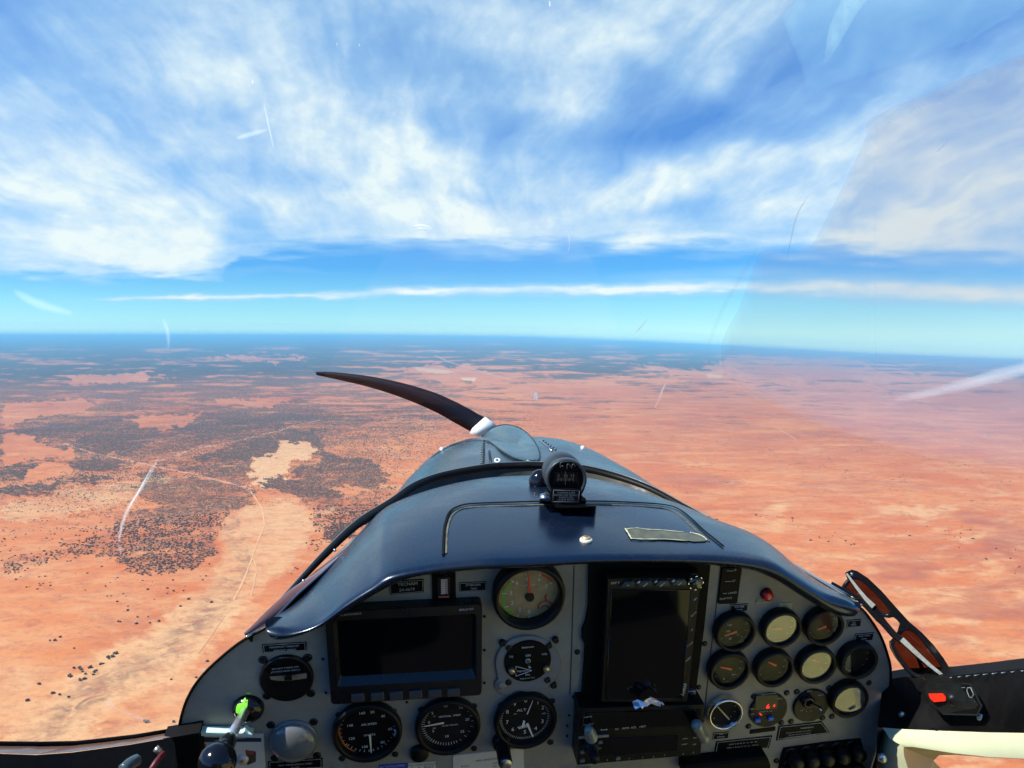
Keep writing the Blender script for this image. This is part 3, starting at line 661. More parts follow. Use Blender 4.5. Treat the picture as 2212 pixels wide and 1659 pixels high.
LBp = [(573,1362),(598,1381),(645,1373),(700,1350),(758,1315),(820,1278),(885,1249),(1000,1233),(1150,1225),(1300,1217),(1450,1216),(1550,1222),(1620,1231),(1675,1252),(1740,1293),(1800,1325),(1842,1332),(1859,1319)]
LTp = [(575,1357),(598,1355),(635,1356),(688,1340),(745,1297),(800,1262),(850,1233),(1000,1209),(1150,1202),(1300,1195),(1450,1195),(1550,1197),(1620,1203),(1670,1214),(1719,1243),(1780,1280),(1832,1299),(1857,1315)]
FEp = [(577,1353),(600,1333),(622,1313),(665,1269),(722,1212),(779,1149),(845,1092),(985,1046),(1130,1030),(1283,1038),(1454,1093),(1551,1141),(1617,1170),(1666,1201),(1724,1246),(1784,1278),(1834,1297),(1857,1313)]
FEz = [.885,.92,.96,1.02,1.10,1.18,1.26,1.34,1.38,1.38,1.33,1.28,1.24,1.17,1.09,1.03,.99,.965]
def kn(pl, dz=None, zs=None): return [(tt[i], p[0], p[1], (zs[i] if zs else panelZ(*p)+dz)) for i, p in enumerate(pl)]
tip = lambda t: min(1.0, min(t, 1-t)/.07)**.5     # the lip thins to nothing at its two ends
kLB, kLT, kFE = kn(LBp, -.050), kn(LTp, -.052), kn(FEp, zs=FEz)
TS = np.linspace(0, 1, 121); rowsG = []
def Pk(k, t): a = curve_at(k, t); return P(a[0], a[1], a[2])
back = [Pk(kLB, t)+CF*.055*tip(t)+CU*.010 for t in TS]; rowsG.append(back)
rowsG.append([Pk(kLB, t)+CF*.02*tip(t)+CU*.001 for t in TS])
for s_ in np.linspace(0, 1, 9):
    a_ = s_*math.pi/2
    row = []
    for t in TS:
        b = Pk(kLB, t); c = Pk(kLT, t); d = c-b; q = b+d*math.sin(a_*1.0)*1.0; q += -CF*(.012*tip(t))*math.sin(s_*math.pi)
        row.append(b+(d*s_)-CF*(.013*tip(t))*math.sin(s_*math.pi)**.8)
    rowsG.append(row)
for v_ in np.linspace(0, 1, 26)[1:]:
    row = []
    for t in TS:
        c = Pk(kLT, t); f = Pk(kFE, t); wd = (f-c).length
        row.append(c.lerp(f, v_)+CU*(.055*wd*math.sin(math.pi*v_)**.9))
    rowsG.append(row)
gs = W(grid(rowsG), 'glareshield', m_dash, 'glossy black glareshield with blue sky tint over the instrument panel')
from mathutils.bvhtree import BVHTree
def bvh_of(rows):
    n = len(rows[0]); vs = [q for r in rows for q in r]; fs = [(i*n+j, i*n+j+1, (i+1)*n+j+1, (i+1)*n+j) for i in range(len(rows)-1) for j in range(n-1)]
    return BVHTree.FromPolygons(vs, fs)
dash_t = bvh_of(rowsG)
def hit(tree, px_, py_, lift):
    d_ = ray(px_, py_).normalized(); loc_, n, _, _ = tree.ray_cast(Vector((0, 0, 0)), d_)
    if loc_ is None:
        loc_, n, _, _ = tree.find_nearest(P(px_, py_, 1.3))
    if n.dot(d_) > 0: n = -n
    return loc_+n*lift, n
def on_dash(px_, py_, lift=0.0): return hit(dash_t, px_, py_, lift)
# hatch in the glareshield: lid edge trim
hz = [(958,1200),(960,1150),(964,1128),(972,1108),(990,1096),(1020,1090),(1100,1087),(1180,1085),(1300,1085),(1400,1089),(1445,1094),(1468,1103),(1490,1120),(1520,1148),(1545,1168),(1562,1182)]
hp = [on_dash(*q, .0015)[0] for q in hz]; hs_ = smooth_path(hp, 5)
W(MB().tube(hs_, .0018, 8, flat=.4), 'hatch_trim', m_blackm)
inner = [(964,1196),(966,1152),(970,1131),(978,1113),(995,1101),(1022,1096),(1100,1093),(1180,1091),(1300,1091),(1400,1095),(1440,1100),(1460,1108),(1480,1124),(1510,1152),(1532,1170)]
W(MB().tube(smooth_path([on_dash(*q, .0004)[0] for q in inner], 5), .0015, 6, flat=.5), 'dusty_groove', pmat('dust_line', (.09, .095, .07), .8, noise=.6, nscale=60))
# screw and torn tape left on the lid
q, n_ = on_dash(1266, 1168, .0); Ms = n_.to_track_quat('Z', 'Y').to_matrix().to_4x4(); Ms.translation = q
sc = thing('hatch_screw', 'round cream headed screw in the middle of the glareshield hatch', 'screw', Ms)
MB().lathe([(.0072, 0), (.0072, .0018), (.0060, .0028), (0.0052, .0028)]).build('washer', pmat('ivory_washer', (.75, .70, .50), .4), sc)
MB().lathe([(.0050, .0024), (.0045, .0044), (.002, .0052), (0, .0053)]).build('screw_head', pmat('screw_head', (.55, .48, .28), .35, metal=.4), sc)
MB().box(-.0022, .0022, -.0007, .0007, .0050, .0056).box(-.0007, .0007, -.0022, .0022, .0050, .00565).build('slot', pmat('rust', (.22, .07, .02), .8), sc)
def tape_geo(pts, lift):
    mb = MB(); vs = [on_dash(*p, lift)[0] for p in pts]; c = sum(vs, Vector())/len(vs)
    return vs
top = [(1352,1146),(1375,1143),(1400,1147),(1430,1148),(1460,1151),(1490,1153),(1515,1160),(1528,1168)]
bot = [(1362,1164),(1385,1166),(1405,1166),(1432,1167),(1460,1169),(1487,1170),(1500,1172),(1522,1171)]
mb = MB(); a_ = [on_dash(*p, .0012)[0] for p in top]; b_ = [on_dash(*p, .0012)[0] for p in bot]
mb.add(a_+b_, [(i, i+8, i+9, i+1) for i in range(7)], False)
M0 = Matrix.Translation(a_[3]); tape = thing('torn_tape', 'torn strip of grey green tape stuck on the right of the glareshield hatch', 'tape', M0)
mb.v = [M0.inverted() @ v for v in mb.v]; mb.build('tape_strip', pmat('tape_residue', (.055, .065, .045), .6, noise=.6, nscale=60, col2=(.14, .15, .10)), tape)
mb = MB(); 
for pl in ([(1351,1145),(1358,1156),(1363,1165)], [(1353,1146),(1376,1143),(1400,1146),(1430,1147),(1456,1150),(1478,1152)], [(1362,1165),(1385,1167),(1405,1167),(1440,1168),(1486,1171)], [(1490,1153),(1508,1156),(1520,1162),(1527,1170)]):
    pts = []
    for p in pl: pts.append(on_dash(p[0], p[1]+random.uniform(-.8, .8), .0016)[0])
    mb.tube(smooth_path(pts, 4), [random.uniform(.0006, .0016) for _ in range((len(pts)-1)*4+1)], 5, flat=.5)
mb.v = [M0.inverted() @ v for v in mb.v]; mb.build('torn_edge', pmat('tape_edge', (.50, .52, .34), .7), tape)

# windscreen seal and dusty gutter, from left rail over the nose to the right rail
RO = [(0,543,1366),(.06,575,1330),(.12,615,1284),(.2,700,1190),(.27,770,1124),(.33,843,1078),(.38,892,1044),(.43,951,1022),(.5,1038,1005),(.55,1087,1000),(.6,1165,998.5),(.66,1258,1005),(.7,1331,1022),(.75,1405,1049),(.8,1478,1088),(.86,1575,1141),(.9,1649,1181),(.94,1727,1228),(.98,1820,1283),(1,1862,1308)]
RZ = [.885,.91,.95,1.04,1.13,1.24,1.31,1.37,1.42,1.44,1.45,1.44,1.42,1.38,1.34,1.28,1.22,1.13,1.02,.975]
kRO = [(a, b, c, RZ[i]) for i, (a, b, c) in enumerate(RO)]
Tr = np.linspace(0, 1, 140)
def seal_w(t): return float(np.interp(t, [0, .06, .2, .3, .38, .5, .6, .7, .8, .9, 1], [3, 6, 14, 17, 15, 14, 14, 14, 11, 7, 4]))
rim = []; ribs = [[], [], [], [], []]
for t in Tr:
    x_, y_, z_ = curve_at(kRO, t); x2, y2, _ = curve_at(kRO, min(1, t+.004)); x1, y1, _ = curve_at(kRO, max(0, t-.004)); dx, dy = x2-x1, y2-y1; L_ = math.hypot(dx, dy); nx, ny = -dy/L_, dx/L_
    w_ = seal_w(t); wd = float(np.interp(t, [0, .27, .36, .5, .6, .72, .8, .86, 1], [.5, 1, 22, 24, 24, 26, 20, 12, 4])); rim.append(P(x_, y_, z_))
    ribs[0].append(P(x_, y_, z_+.02)); ribs[1].append(P(x_+nx*1.0, y_+ny*1.0, z_-.004)); ribs[2].append(P(x_+nx*w_*.55, y_+ny*w_*.55, z_-.010)); ribs[3].append(P(x_+nx*w_, y_+ny*w_, z_-.006)); ribs[4].append(P(x_+nx*(w_+wd), y_+ny*(w_+wd), z_-.012))
W(grid(ribs[:4]), 'windscreen_seal', m_rubber)
W(grid(ribs[3:]), 'gutter', m_dust)
W(MB().tube([P(*(curve_at(kRO, t)[:2]+np.array([0, -.6])), curve_at(kRO, t)[2]+.004) for t in Tr], .0011, 6), 'glass_edge', pmat('pale_glass_edge', (.14, .16, .15), .3))
# glossy side rails between seal and glareshield
ZW = lambda x_, y_: ((1000+x_/2.37)/1.852, (1900+y_/2.37)/1.852)
lo = [ZW(-60,1500), ZW(0,1448), ZW(150,1296), ZW(370,1095), ZW(570,955), ZW(760,800), ZW(960,620), ZW(1150,450)]
li = [ZW(-40,1530), ZW(30,1490), ZW(215,1365), ZW(450,1125), ZW(690,915), ZW(880,740), ZW(1060,580), ZW(1210,425)]
lz = [.845,.86,.89,.93,.985,1.035,1.09,1.15]
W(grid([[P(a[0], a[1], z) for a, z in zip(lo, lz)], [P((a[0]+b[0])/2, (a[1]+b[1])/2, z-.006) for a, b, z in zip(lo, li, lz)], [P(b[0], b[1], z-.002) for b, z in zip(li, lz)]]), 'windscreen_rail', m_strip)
W(MB().tube([P(b[0]+1.2, b[1]+1.2, z-.006) for b, z in zip(li, lz)], .0014, 6), 'rail_bead', m_steel)
W(grid([[P(b[0]+2, b[1]+2, z-.003) for b, z in zip(li, lz)], [P(b[0]+12, b[1]+13, z+.01) for b, z in zip(li, lz)]]), 'rail_gap', m_blackm)
for q in (ZW(805,716), ZW(508,1008), ZW(14,1485)):
    zz = .86 if q[1] > 1370 else (.97 if q[1] > 1240 else 1.05)
    W(MB().lathe([(.0022, 0), (.0018, .0010), (0, .0012)], 14, M=Matrix.Translation(P(q[0], q[1], zz-.012)) @ (-CF).to_track_quat('Z', 'Y').to_matrix().to_4x4()), 'rail_screw', m_steel)
ZR = lambda x_, y_: ((2900+x_/3.16)/1.852, (2050+y_/3.16)/1.852)
ro_ = [ZR(640,590), ZR(900,730), ZR(1100,850), ZR(1300,960), ZR(1500,1060), ZR(1640,1140)]
ri_ = [ZR(730,650), ZR(850,770), ZR(1020,900), ZR(1200,1010), ZR(1400,1085), ZR(1600,1165)]
rz = [1.16,1.11,1.07,1.03,1.0,.975]
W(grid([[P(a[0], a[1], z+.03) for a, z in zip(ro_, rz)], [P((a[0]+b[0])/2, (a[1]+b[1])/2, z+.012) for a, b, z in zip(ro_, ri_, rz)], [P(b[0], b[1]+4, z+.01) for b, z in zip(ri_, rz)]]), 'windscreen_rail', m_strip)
W(MB().tube([P(a[0]+4, a[1]-7, z+.03) for a, z in zip(ro_, rz)], .002, 6), 'rail_bead', m_chrome)

# engine cowling
S1 = [(850,1190),(880,1110),(903,1050),(928,1003),(955,972),(990,954),(1038,944),(1095,941),(1152,943),(1190,946),(1225,953),(1255,967),(1283,986),(1315,1016),(1350,1060),(1385,1130)]
S0 = [(640,1420),(730,1260),(800,1150),(843,1088),(895,1052),(951,1030),(1038,1013),(1110,1008),(1165,1006),(1215,1008),(1262,1013),(1331,1030),(1405,1057),(1480,1098),(1575,1152),(1680,1240)]
st = []
for f_, zz in ((0, 1.46), (.33, 1.68), (.66, 1.9), (.9, 2.06), (1, 2.13)):
    # persp-correct blend between stations
    row = []
    for a, b in zip(S0, S1):
        A_ = P(a[0], a[1], 1.46); B_ = P(b[0], b[1], 2.13); q = A_.lerp(B_, f_); row.append(q+CU*.018*math.sin(math.pi*f_))
    st.append(smooth_path(row, 4))
c1 = P(1100, 1040, 2.3)
st.append([q.lerp(c1, .10)+CF*.05 for q in st[-1]]); st.append([q.lerp(c1, .35)+CF*.07 for q in st[-2]]); st.append([q.lerp(c1, .7)+CF*.05 for q in st[-3]])
W(grid(st), 'engine_cowling', m_cowl)
cowl_t = bvh_of(st)
def cowl_pt(px_, py_, lift=.003): return hit(cowl_t, px_, py_, lift)[0]
ZC = lambda x_, y_: ((1500+x_/2.458)/1.852, (1600+y_/2.458)/1.852)
m_seam2 = pmat('dull_hinge', (.10, .13, .14), .4, metal=.3)
m_seam = pmat('panel_seam', (.01, .012, .014), .5)
for pl, rr_ in (([(560,570),(640,510),(770,440),(900,410),(1085,400),(1110,410),(1128,520),(1142,632)], .0022), ([(1095,405),(1120,520),(1130,628)], .0012)):
    W(MB().tube([cowl_pt(*ZC(*q), .0008) for q in pl], rr_, 6, flat=.4), 'cowling_seam', m_seam)
W(MB().tube([cowl_pt(*ZC(*q), .0012) for q in [(1620,398),(1680,450),(1742,502)]], .002, 6, flat=.4), 'cowling_seam', m_steel)
for k in range(13):
    q = cowl_pt(*ZC(1068-k*.8, 412+k*17.5), .001); W(MB().tube([q-CR*.004, q+CR*.004], .0016, 6), 'hinge_loop', m_seam2)
for k in range(6):
    q = cowl_pt(*ZC(1652+k*24, 404+k*17), .001); W(MB().tube([q-CR*.003, q+CR*.003], .0016, 6), 'hinge_loop', m_seam2)
for q, s_, in_ in ((ZC(660,498), .0045, 0), (ZC(2038,484), .0045, 0), (ZC(1205,617), .0065, .5)):
    c = cowl_pt(q[0], q[1], .003); W(MB().lathe([(s_*in_, 0), (s_, 0), (s_, .003), (s_*in_, .003), (s_*in_, .001)], 16, M=Matrix.Translation(c) @ (CU*.8-CF*.6).to_track_quat('Z', 'Y').to_matrix().to_4x4()), 'cowling_fastener', pmat('white_fastener', (.75, .76, .72), .4))
# egg shaped blister over the gearbox
bo = [(1041,946),(1056,930),(1073,921),(1095,918),(1117,923),(1135,933),(1152,951),(1162,969),(1166,984),(1162,995),(1150,998.5),(1128,996),(1106,988),(1080,972),(1058,955)]
bo3 = []
for i, q in enumerate(bo):
    h0 = cowl_t.ray_cast(Vector((0, 0, 0)), ray(*q).normalized())[0] if q[1] > 946 else None
    bo3.append(h0 if h0 is not None else P(q[0], q[1], float(np.interp(q[1], [918, 946], [2.10, 2.05]))))
bo3 = smooth_path(bo3, 4, True); cen = P(1117, 958, 1.88); rows_b = []
for f_ in np.linspace(0, 1, 11):
    k = math.cos(f_*math.pi/2); h_ = math.sin(f_*math.pi/2); row = [cen.lerp(q, max(k, .001))*(1-.075*h_) for q in bo3]; rows_b.append(row+[row[0]])
W(grid(rows_b), 'cowling_blister', m_blist)
W(MB().tube([q*.996 for q in bo3], .0022, 6, closed=True), 'blister_joint', m_seam)
# propeller blade at rest: dark swept blade with white root
Z3 = lambda x_, y_: ((1200+x_/1.106)/1.852, (1400+y_/1.106)/1.852)
te_ = [(830,305),(800,290),(720,245),(600,190),(450,145),(300,115),(150,98),(70,96)]; be_ = [(785,372),(757,362),(690,325),(590,270),(450,211),(300,163),(150,128),(75,112)]
te3 = smooth_path([P(*Z3(*q), 2.34) for q in te_], 5); be3 = smooth_path([P(*Z3(*q), 2.34) for q in be_], 5)
mb = MB(); nb_ = len(te3); prof = [(0, 0), (.15, .5), (.4, .8), (.7, .5), (1, 0), (.7, -.5), (.4, -.7), (.15, -.4)]
vs = []; fs = []
for i in range(nb_):
    th = .010*(1-.6*i/nb_)
    for u, h_ in prof: vs.append(te3[i].lerp(be3[i], u)-CF*h_*th*2)
    if i:
        for k in range(8): fs.append(((i-1)*8+k, (i-1)*8+(k+1) % 8, i*8+(k+1) % 8, i*8+k))
fs += [tuple(range(8)), tuple(range((nb_-1)*8, nb_*8))]
prop = W(mb.add(vs, fs, True), 'propeller_blade', pmat('black_blade', (.006, .008, .016), .6, spec=.2))
rt = [(1014,936),(1020,925),(1048,900),(1062,910),(1076,921),(1060,936),(1041,946),(1028,944)]
rc = P(1044, 924, 2.30); rp = [P(*q, 2.31) for q in rt]
mb = MB(); k_ = len(rt); mb.add(rp+[q.lerp(rc, .25)-CF*.02 for q in rp]+[q.lerp(rc, .15)+CF*.03 for q in rp], [tuple((i, (i+1) % k_, k_+(i+1) % k_, k_+i)) for i in range(k_)]+[tuple((2*k_+i, 2*k_+(i+1) % k_, (i+1) % k_, i)) for i in range(k_)]+[tuple(range(k_, 2*k_)), tuple(range(2*k_, 3*k_))], True)
W(mb, 'propeller_root', pmat('white_root_paint', (.72, .76, .70), .4))

# instrument panel plate
ZA = lambda x_, y_: ((600+x_/1.3012)/1.852, (2100+y_/1.3012)/1.852)
po = [ZA(120,1400), ZA(140,1120), ZA(150,1060), ZA(165,990), ZA(190,915), ZA(230,840), ZA(290,765), ZA(370,690), ZA(450,625), ZA(520,580), ZA(600,540)]
po = [(p_[0], p_[1]) for p_ in po]+[(640,1330),(720,1290),(800,1250),(900,1215),(1100,1200),(1300,1190),(1450,1190),(1600,1200),(1700,1240),(1780,1280),(1835,1302),(1862,1316),(1885,1345),(1903,1375),(1916,1410),(1924,1445),(1922,1500),(1914,1560),(1900,1610),(1885,1660),(1860,1740),(1400,1800),(600,1800)]
Mp = frame_at(pp(1106, 1450)); Mpi = Mp.inverted()
mb = MB(); mb.prism([tuple((Mpi @ pp(*q))[:2]) for q in po], -.004, 0, Mp); W(mb, 'instrument_panel', m_panel)
def seam(pts, w_=.0007, mat=None):
    mb = MB(); l3 = [pp(*q, .0004) for q in pts]; mb.tube(l3, w_, 5, flat=.5); return W(mb, 'panel_seam_line', mat or pmat('seam', (.06, .065, .065), .5))
seam([(1240,1222),(1238,1300),(1234,1420),(1231,1500)]); seam([(1557,1222),(1545,1330),(1534,1420),(1520,1560)])
# edge bead along the left arc and right arc
W(MB().tube(smooth_path([pp(*q, .001) for q in po[1:11]], 5), .0016, 6), 'panel_edge', m_blackm)
W(MB().tube(smooth_path([pp(*q, .001) for q in po[21:30]], 5), .0016, 6), 'panel_edge', m_blackm)
# small cross screws and dark dome screws belonging to the plate
def plate_screw(px_, py_, r_, mat=m_screw):
    M = frame_at(pp(px_, py_)); mb = MB().lathe([(r_, 0), (r_*.92, .0012), (r_*.5, .0020), (0, .0021)], 16, M=M); W(mb, 'panel_screw', mat)
for q in [(1246.7,1407.7),(1241.6,1504.5),(1522,1390),(1509,1484)]: plate_screw(*q, .0036)
ZB = lambda x_, y_: ((2250+x_/2.765)/1.852, (2700+y_/2.765)/1.852)
for q in [ZA(900,697), ZA(915,872), ZA(1206,420), ZA(1428,408), ZA(1650,397), ZA(1741,476), ZA(1741,651), ZA(1741,821), ZA(1337,922), ZB(72,443), ZB(50,560), ZB(50,672)]: plate_screw(*q, .0016)
ZD = lambda x_, y_: ((2750+x_/2.6024)/1.852, (2650+y_/2.6024)/1.852)
for q in [ZD(690,352), ZD(1033,315), ZD(635,663), ZD(975,625), ZD(1137,303), ZD(1472,265), ZD(1077,612), ZD(1404,575), ZD(1567,255), ZD(1888,210), ZD(1503,560), ZD(925,1022)]: plate_screw(*q, .0040)

m_lining = pmat('yellow_cream_lining', (.66, .64, .27), .5, noise=.12, nscale=6)
# cabin sides, sills, door trim
def strip(pa, pb, name, mat, label=None): return W(grid([pa, pb], smooth=False), name, mat, label)
ZL = lambda x_, y_: (x_/4.0966, 1565.9+y_/4.0966)
lt = [(ZL(1565,52), .872), (ZL(1200,114), .85), (ZL(900,150), .83), (ZL(680,174), .815), (ZL(350,182), .79), (ZL(0,180), .765), (ZL(-500,170), .74)]
T0 = [P(*a, z+.004) for a, z in lt]; ext = [Vector((-.57, .2, -.36)), Vector((-.57, -.9, -.34))]
T0 = T0+ext
B0 = []; lb = [(ZL(1548,102), .868), (ZL(1150,172), .84), (ZL(900,205), .82), (ZL(640,240), .80), (ZL(320,262), .78), (ZL(0,250), .755), (ZL(-500,260), .73)]
B0 = [P(*a, z-.01) for a, z in lb]+[Vector((-.545, .2, -.385)), Vector((-.545, -.9, -.365))]
strip(T0, B0, 'side_rail', pmat('brown_rail_gloss', (.16, .085, .06), .25, coat=.3))
W(MB().tube([q+CU*.001 for q in T0], .003, 8), 'rail_edge', m_blackm)
walll = [Vector((q.x*.98, q.y, -.98)) for q in B0]; strip([q-CF*.001 for q in B0], walll, 'cabin_side', m_cloth)
fr = P(385, 1580, .88)
strip([pp(388, 1577, -.003), B0[0]], [pp(385, 1800, -.003), walll[0]], 'cabin_side', m_cloth)
# black box and fittings beside the lever, lower left
W(MB().prism([tuple((Mpi @ pp(*q, .02))[:2]) for q in (ZL(1440,125), ZL(1760,70), ZL(1790,420), ZL(1330,430))], .0, .02, Mp), 'side_box', m_blackm)
W(MB().tube([P(*ZL(1375,205), .80), P(*ZL(1418,238), .80)], .0035, 10), 'cable_ferrule', m_alu)
W(MB().tube([P(*ZL(1455,245), .81), P(*ZL(1380,330), .80), P(*ZL(1320,420), .79)], .003, 8), 'red_cable', pmat('dark_red_cable', (.10, .006, .012), .5))
W(MB().tube(smooth_path([P(*ZL(1210,310), .78), P(*ZL(1150,345), .77), P(*ZL(1090,400), .76)], 4), .006, 8), 'grey_hose', pmat('grey_hose', (.05, .08, .09), .3))

ZS = lambda x_, y_: ((3300+x_/1.902)/1.852, (2200+y_/1.902)/1.852)
rt_ = [(ZS(445,990), 1.02), (ZS(600,966), 1.0), (ZS(970,955), .93), (ZS(1240,930), .87), (ZS(1514,902), .80), (ZS(1750,880), .76)]
rb_ = [(ZS(400,1352), 1.0), (ZS(600,1364), .97), (ZS(970,1378), .91), (ZS(1240,1388), .855), (ZS(1514,1392), .79), (ZS(1750,1395), .75)]
RT = [P(*a, z) for a, z in rt_]; RB = [P(*a, z-.02) for a, z in rb_]
rext = [Vector((.62, .2, -.27)), Vector((.62, -.9, -.25))]; rextb = [Vector((.60, .2, -.33)), Vector((.60, -.9, -.31))]
strip([q+CF*.03+CR*.02 for q in RT+rext], RT+rext, 'side_rail', m_blackm)
strip(RT+rext, RB+rextb, 'side_sill', pmat('black_sill_vinyl', (.004, .004, .004), .5, spec=.2, rvar=.15, nscale=25, noise=.4), 'black vinyl sill on the right with a red button')
for k in range(9):
    q = RT[2].lerp(RT[4], k/8)-CU*.003; W(MB().tube([q-CR*.003, q+CR*.003+CU*.001], .0008, 5), 'stitch', m_seam2)
for q, z in ((ZS(588,1255), .965), (ZS(1187,1276), .855)):
    W(MB().lathe([(.0042, 0), (.0036, .0022), (0, .003)], 16, M=Matrix.Translation(P(*q, z)) @ (-CF-CR*.5).to_track_quat('Z', 'Y').to_matrix().to_4x4()), 'sill_screw', m_steel)
# cream door trim with its cut-out
to = [((440,1352), .99), ((560,1362), .97), ((970,1380), .91), ((1240,1389), .855), ((1514,1394), .79), ((1750,1397), .75)]
ti = [((600,1500), .965), ((660,1497), .95), ((970,1545), .90), ((1240,1575), .85), ((1514,1588), .785), ((1750,1590), .745)]
TO = [P(*ZS(*a), z-.022) for a, z in to]; TI = [P(*ZS(*a), z-.03) for a, z in ti]
W(grid([TO, [a.lerp(b, .5)-CR*.006-CF*.004 for a, b in zip(TO, TI)], TI]), 'door_trim', m_trim, 'cream door trim panel with a rounded cut-out')
lx = [((440,1352), .99), ((405,1430), 1.0), ((388,1510), 1.0), ((384,1600), 1.0), ((380,1760), 1.0)]
ly = [((600,1500), .965), ((598,1530), .965), ((604,1570), .965), ((625,1640), .965), ((660,1760), .965)]
A_ = [P(*ZS(*a), z+.035) for a, z in lx]; B_ = [P(*ZS(*a), z-.045) for a, z in ly]
W(grid([A_, [a.lerp(b, .5)-CF*.004 for a, b in zip(A_, B_)], B_]), 'door_trim', m_trim, 'cream door trim panel below the sill')
i1 = [((600,1500), .965), ((660,1497), .95), ((970,1545), .90), ((1240,1575), .85), ((1514,1588), .785), ((1750,1590), .745)]
i2_ = [((830,1600), .96), ((870,1562), .955), ((1000,1560), .915), ((1240,1580), .865), ((1514,1592), .80), ((1750,1594), .76)]
W(grid([[P(*ZS(*a), z-.03) for a, z in i1], [P(*ZS((a[0]*.5+b[0]*.5), (a[1]*.45+b[1]*.55)), z) for (a, z), (b, _) in zip(i1, i2_)], [P(*ZS(*b), z+.02) for b, z in i2_]]), 'trim_reveal', m_tan)
j1 = [((600,1500), .965), ((598,1530), .965), ((604,1570), .965), ((625,1640), .965), ((660,1760), .965)]
j2 = [((830,1600), .96), ((815,1620), .96), ((805,1650), .96), ((800,1690), .96), ((800,1760), .96)]
W(grid([[P(*ZS(*a), z-.044) for a, z in j1], [P(*ZS((a[0]+b[0])/2, (a[1]+b[1])/2), z) for (a, z), (b, _) in zip(j1, j2)], [P(*ZS(*b), z+.02) for b, z in j2]]), 'trim_reveal', m_tan)
for q in (ZS(590,1430), ZS(437,1583)):
    W(MB().lathe([(.0058, 0), (.005, .002), (0, .003)], 16, M=Matrix.Translation(P(*q, .962 if q[1] > 1610 else .94)) @ (-CF-CR*.4+CU*.3).to_track_quat('Z', 'Y').to_matrix().to_4x4()), 'trim_screw', m_steel)
W(MB().tube([P(*ZS(820,1385), .915), P(*ZS(870,1393), .905), P(*ZS(925,1388), .90)], .005, 8), 'trim_clip', m_blackm)
# closed black gap between panel and right-hand side
W(grid([[pp(1924, 1440, .001), pp(1922, 1500, .001), pp(1914, 1560, .001), pp(1886, 1650, .001), pp(1860, 1740, .001)], [P(*ZS(445,990), 1.02), P(*ZS(430,1150), 1.01), P(*ZS(400,1352), .985), P(*ZS(392,1600), .99), P(*ZS(395,1800), .99)]], smooth=False), 'side_sill', m_blackm)
# rest of the cabin: walls, floor, bulkhead, two seats (behind and below the eye)
mb = MB(); mb.add([(-.56, 1.1, -.98), (.62, 1.15, -.98), (.62, -.95, -.98), (-.56, -.95, -.98)], [(0, 1, 2, 3)]); W(mb, 'cabin_floor', m_cloth)
strip([Vector((.60, 1.12, -.61)), Vector((.60, .62, -.61))], [Vector((.60, 1.12, -.98)), Vector((.60, .62, -.98))], 'door_trim', m_lining)
strip([Vector((.60, .62, -.36)), Vector((.60, .2, -.34)), Vector((.60, -.9, -.32))], [Vector((.60, .62, -.98)), Vector((.60, .2, -.98)), Vector((.60, -.9, -.98))], 'door_trim', m_lining)
mb = MB(); mb.add([(-.57, -.95, -.98), (.62, -.95, -.98), (.62, -.95, -.10), (.3, -.95, .12), (-.3, -.95, .12), (-.57, -.95, -.10)], [(0, 1, 2, 3, 4, 5)]); W(mb, 'rear_bulkhead', m_cloth)
for x_, lab, mt in ((-.30, 'dark', m_cloth), (.32, 'khaki', m_khaki)):
    s_ = thing('seat', lab+' fabric pilot seat '+('on the left' if x_ < 0 else 'on the right')+' of the cockpit', 'seat', Matrix.Translation((x_, -.15, -.95)))
    MB().prism(rrect(.46, .48, .06), .0, .16, M=Matrix.Translation((0, .18, 0)), ch=.03).build('seat_cushion', mt, s_, bevel=.01)
    MB().prism(rrect(.46, .70, .06), .0, .12, M=Matrix.Translation((0, -.18, .45)) @ Matrix.Rotation(R(78), 4, 'X'), ch=.03).build('seat_back', mt, s_, bevel=.01)

# canopy: one blown shell of clear acrylic with scratches, painted glare and reflection sheets, seen from inside
EC, ER = Vector((.02, .05, -.30)), Vector((.64, 1.46, .62))
def on_canopy(px_, py_, sc=1.0):
    d = ray(px_, py_); o = -EC; a = sum((d[i]/(ER[i]*sc))**2 for i in range(3)); b = 2*sum(d[i]*o[i]/(ER[i]*sc)**2 for i in range(3)); c = sum((o[i]/(ER[i]*sc))**2 for i in range(3))-1
    t = (-b+math.sqrt(b*b-4*a*c))/(2*a); return d*t
mb = MB(); nu, nv = 64, 28; vs = []; fs = []
for j in range(nv+1):
    ph = R(7)+(R(90)-R(7))*j/nv
    for i in range(nu): th = 2*math.pi*i/nu; vs.append(EC+Vector((ER.x*math.cos(ph)*math.sin(th), ER.y*math.cos(ph)*math.cos(th), ER.z*math.sin(ph))))
for j in range(nv):
    for i in range(nu): k = (i+1) % nu; fs.append((j*nu+i, j*nu+k, (j+1)*nu+k, (j+1)*nu+i))
m_can = glass_mat('canopy_acrylic', .55)
canopy = W(mb.add(vs, fs, True), 'canopy', m_can)
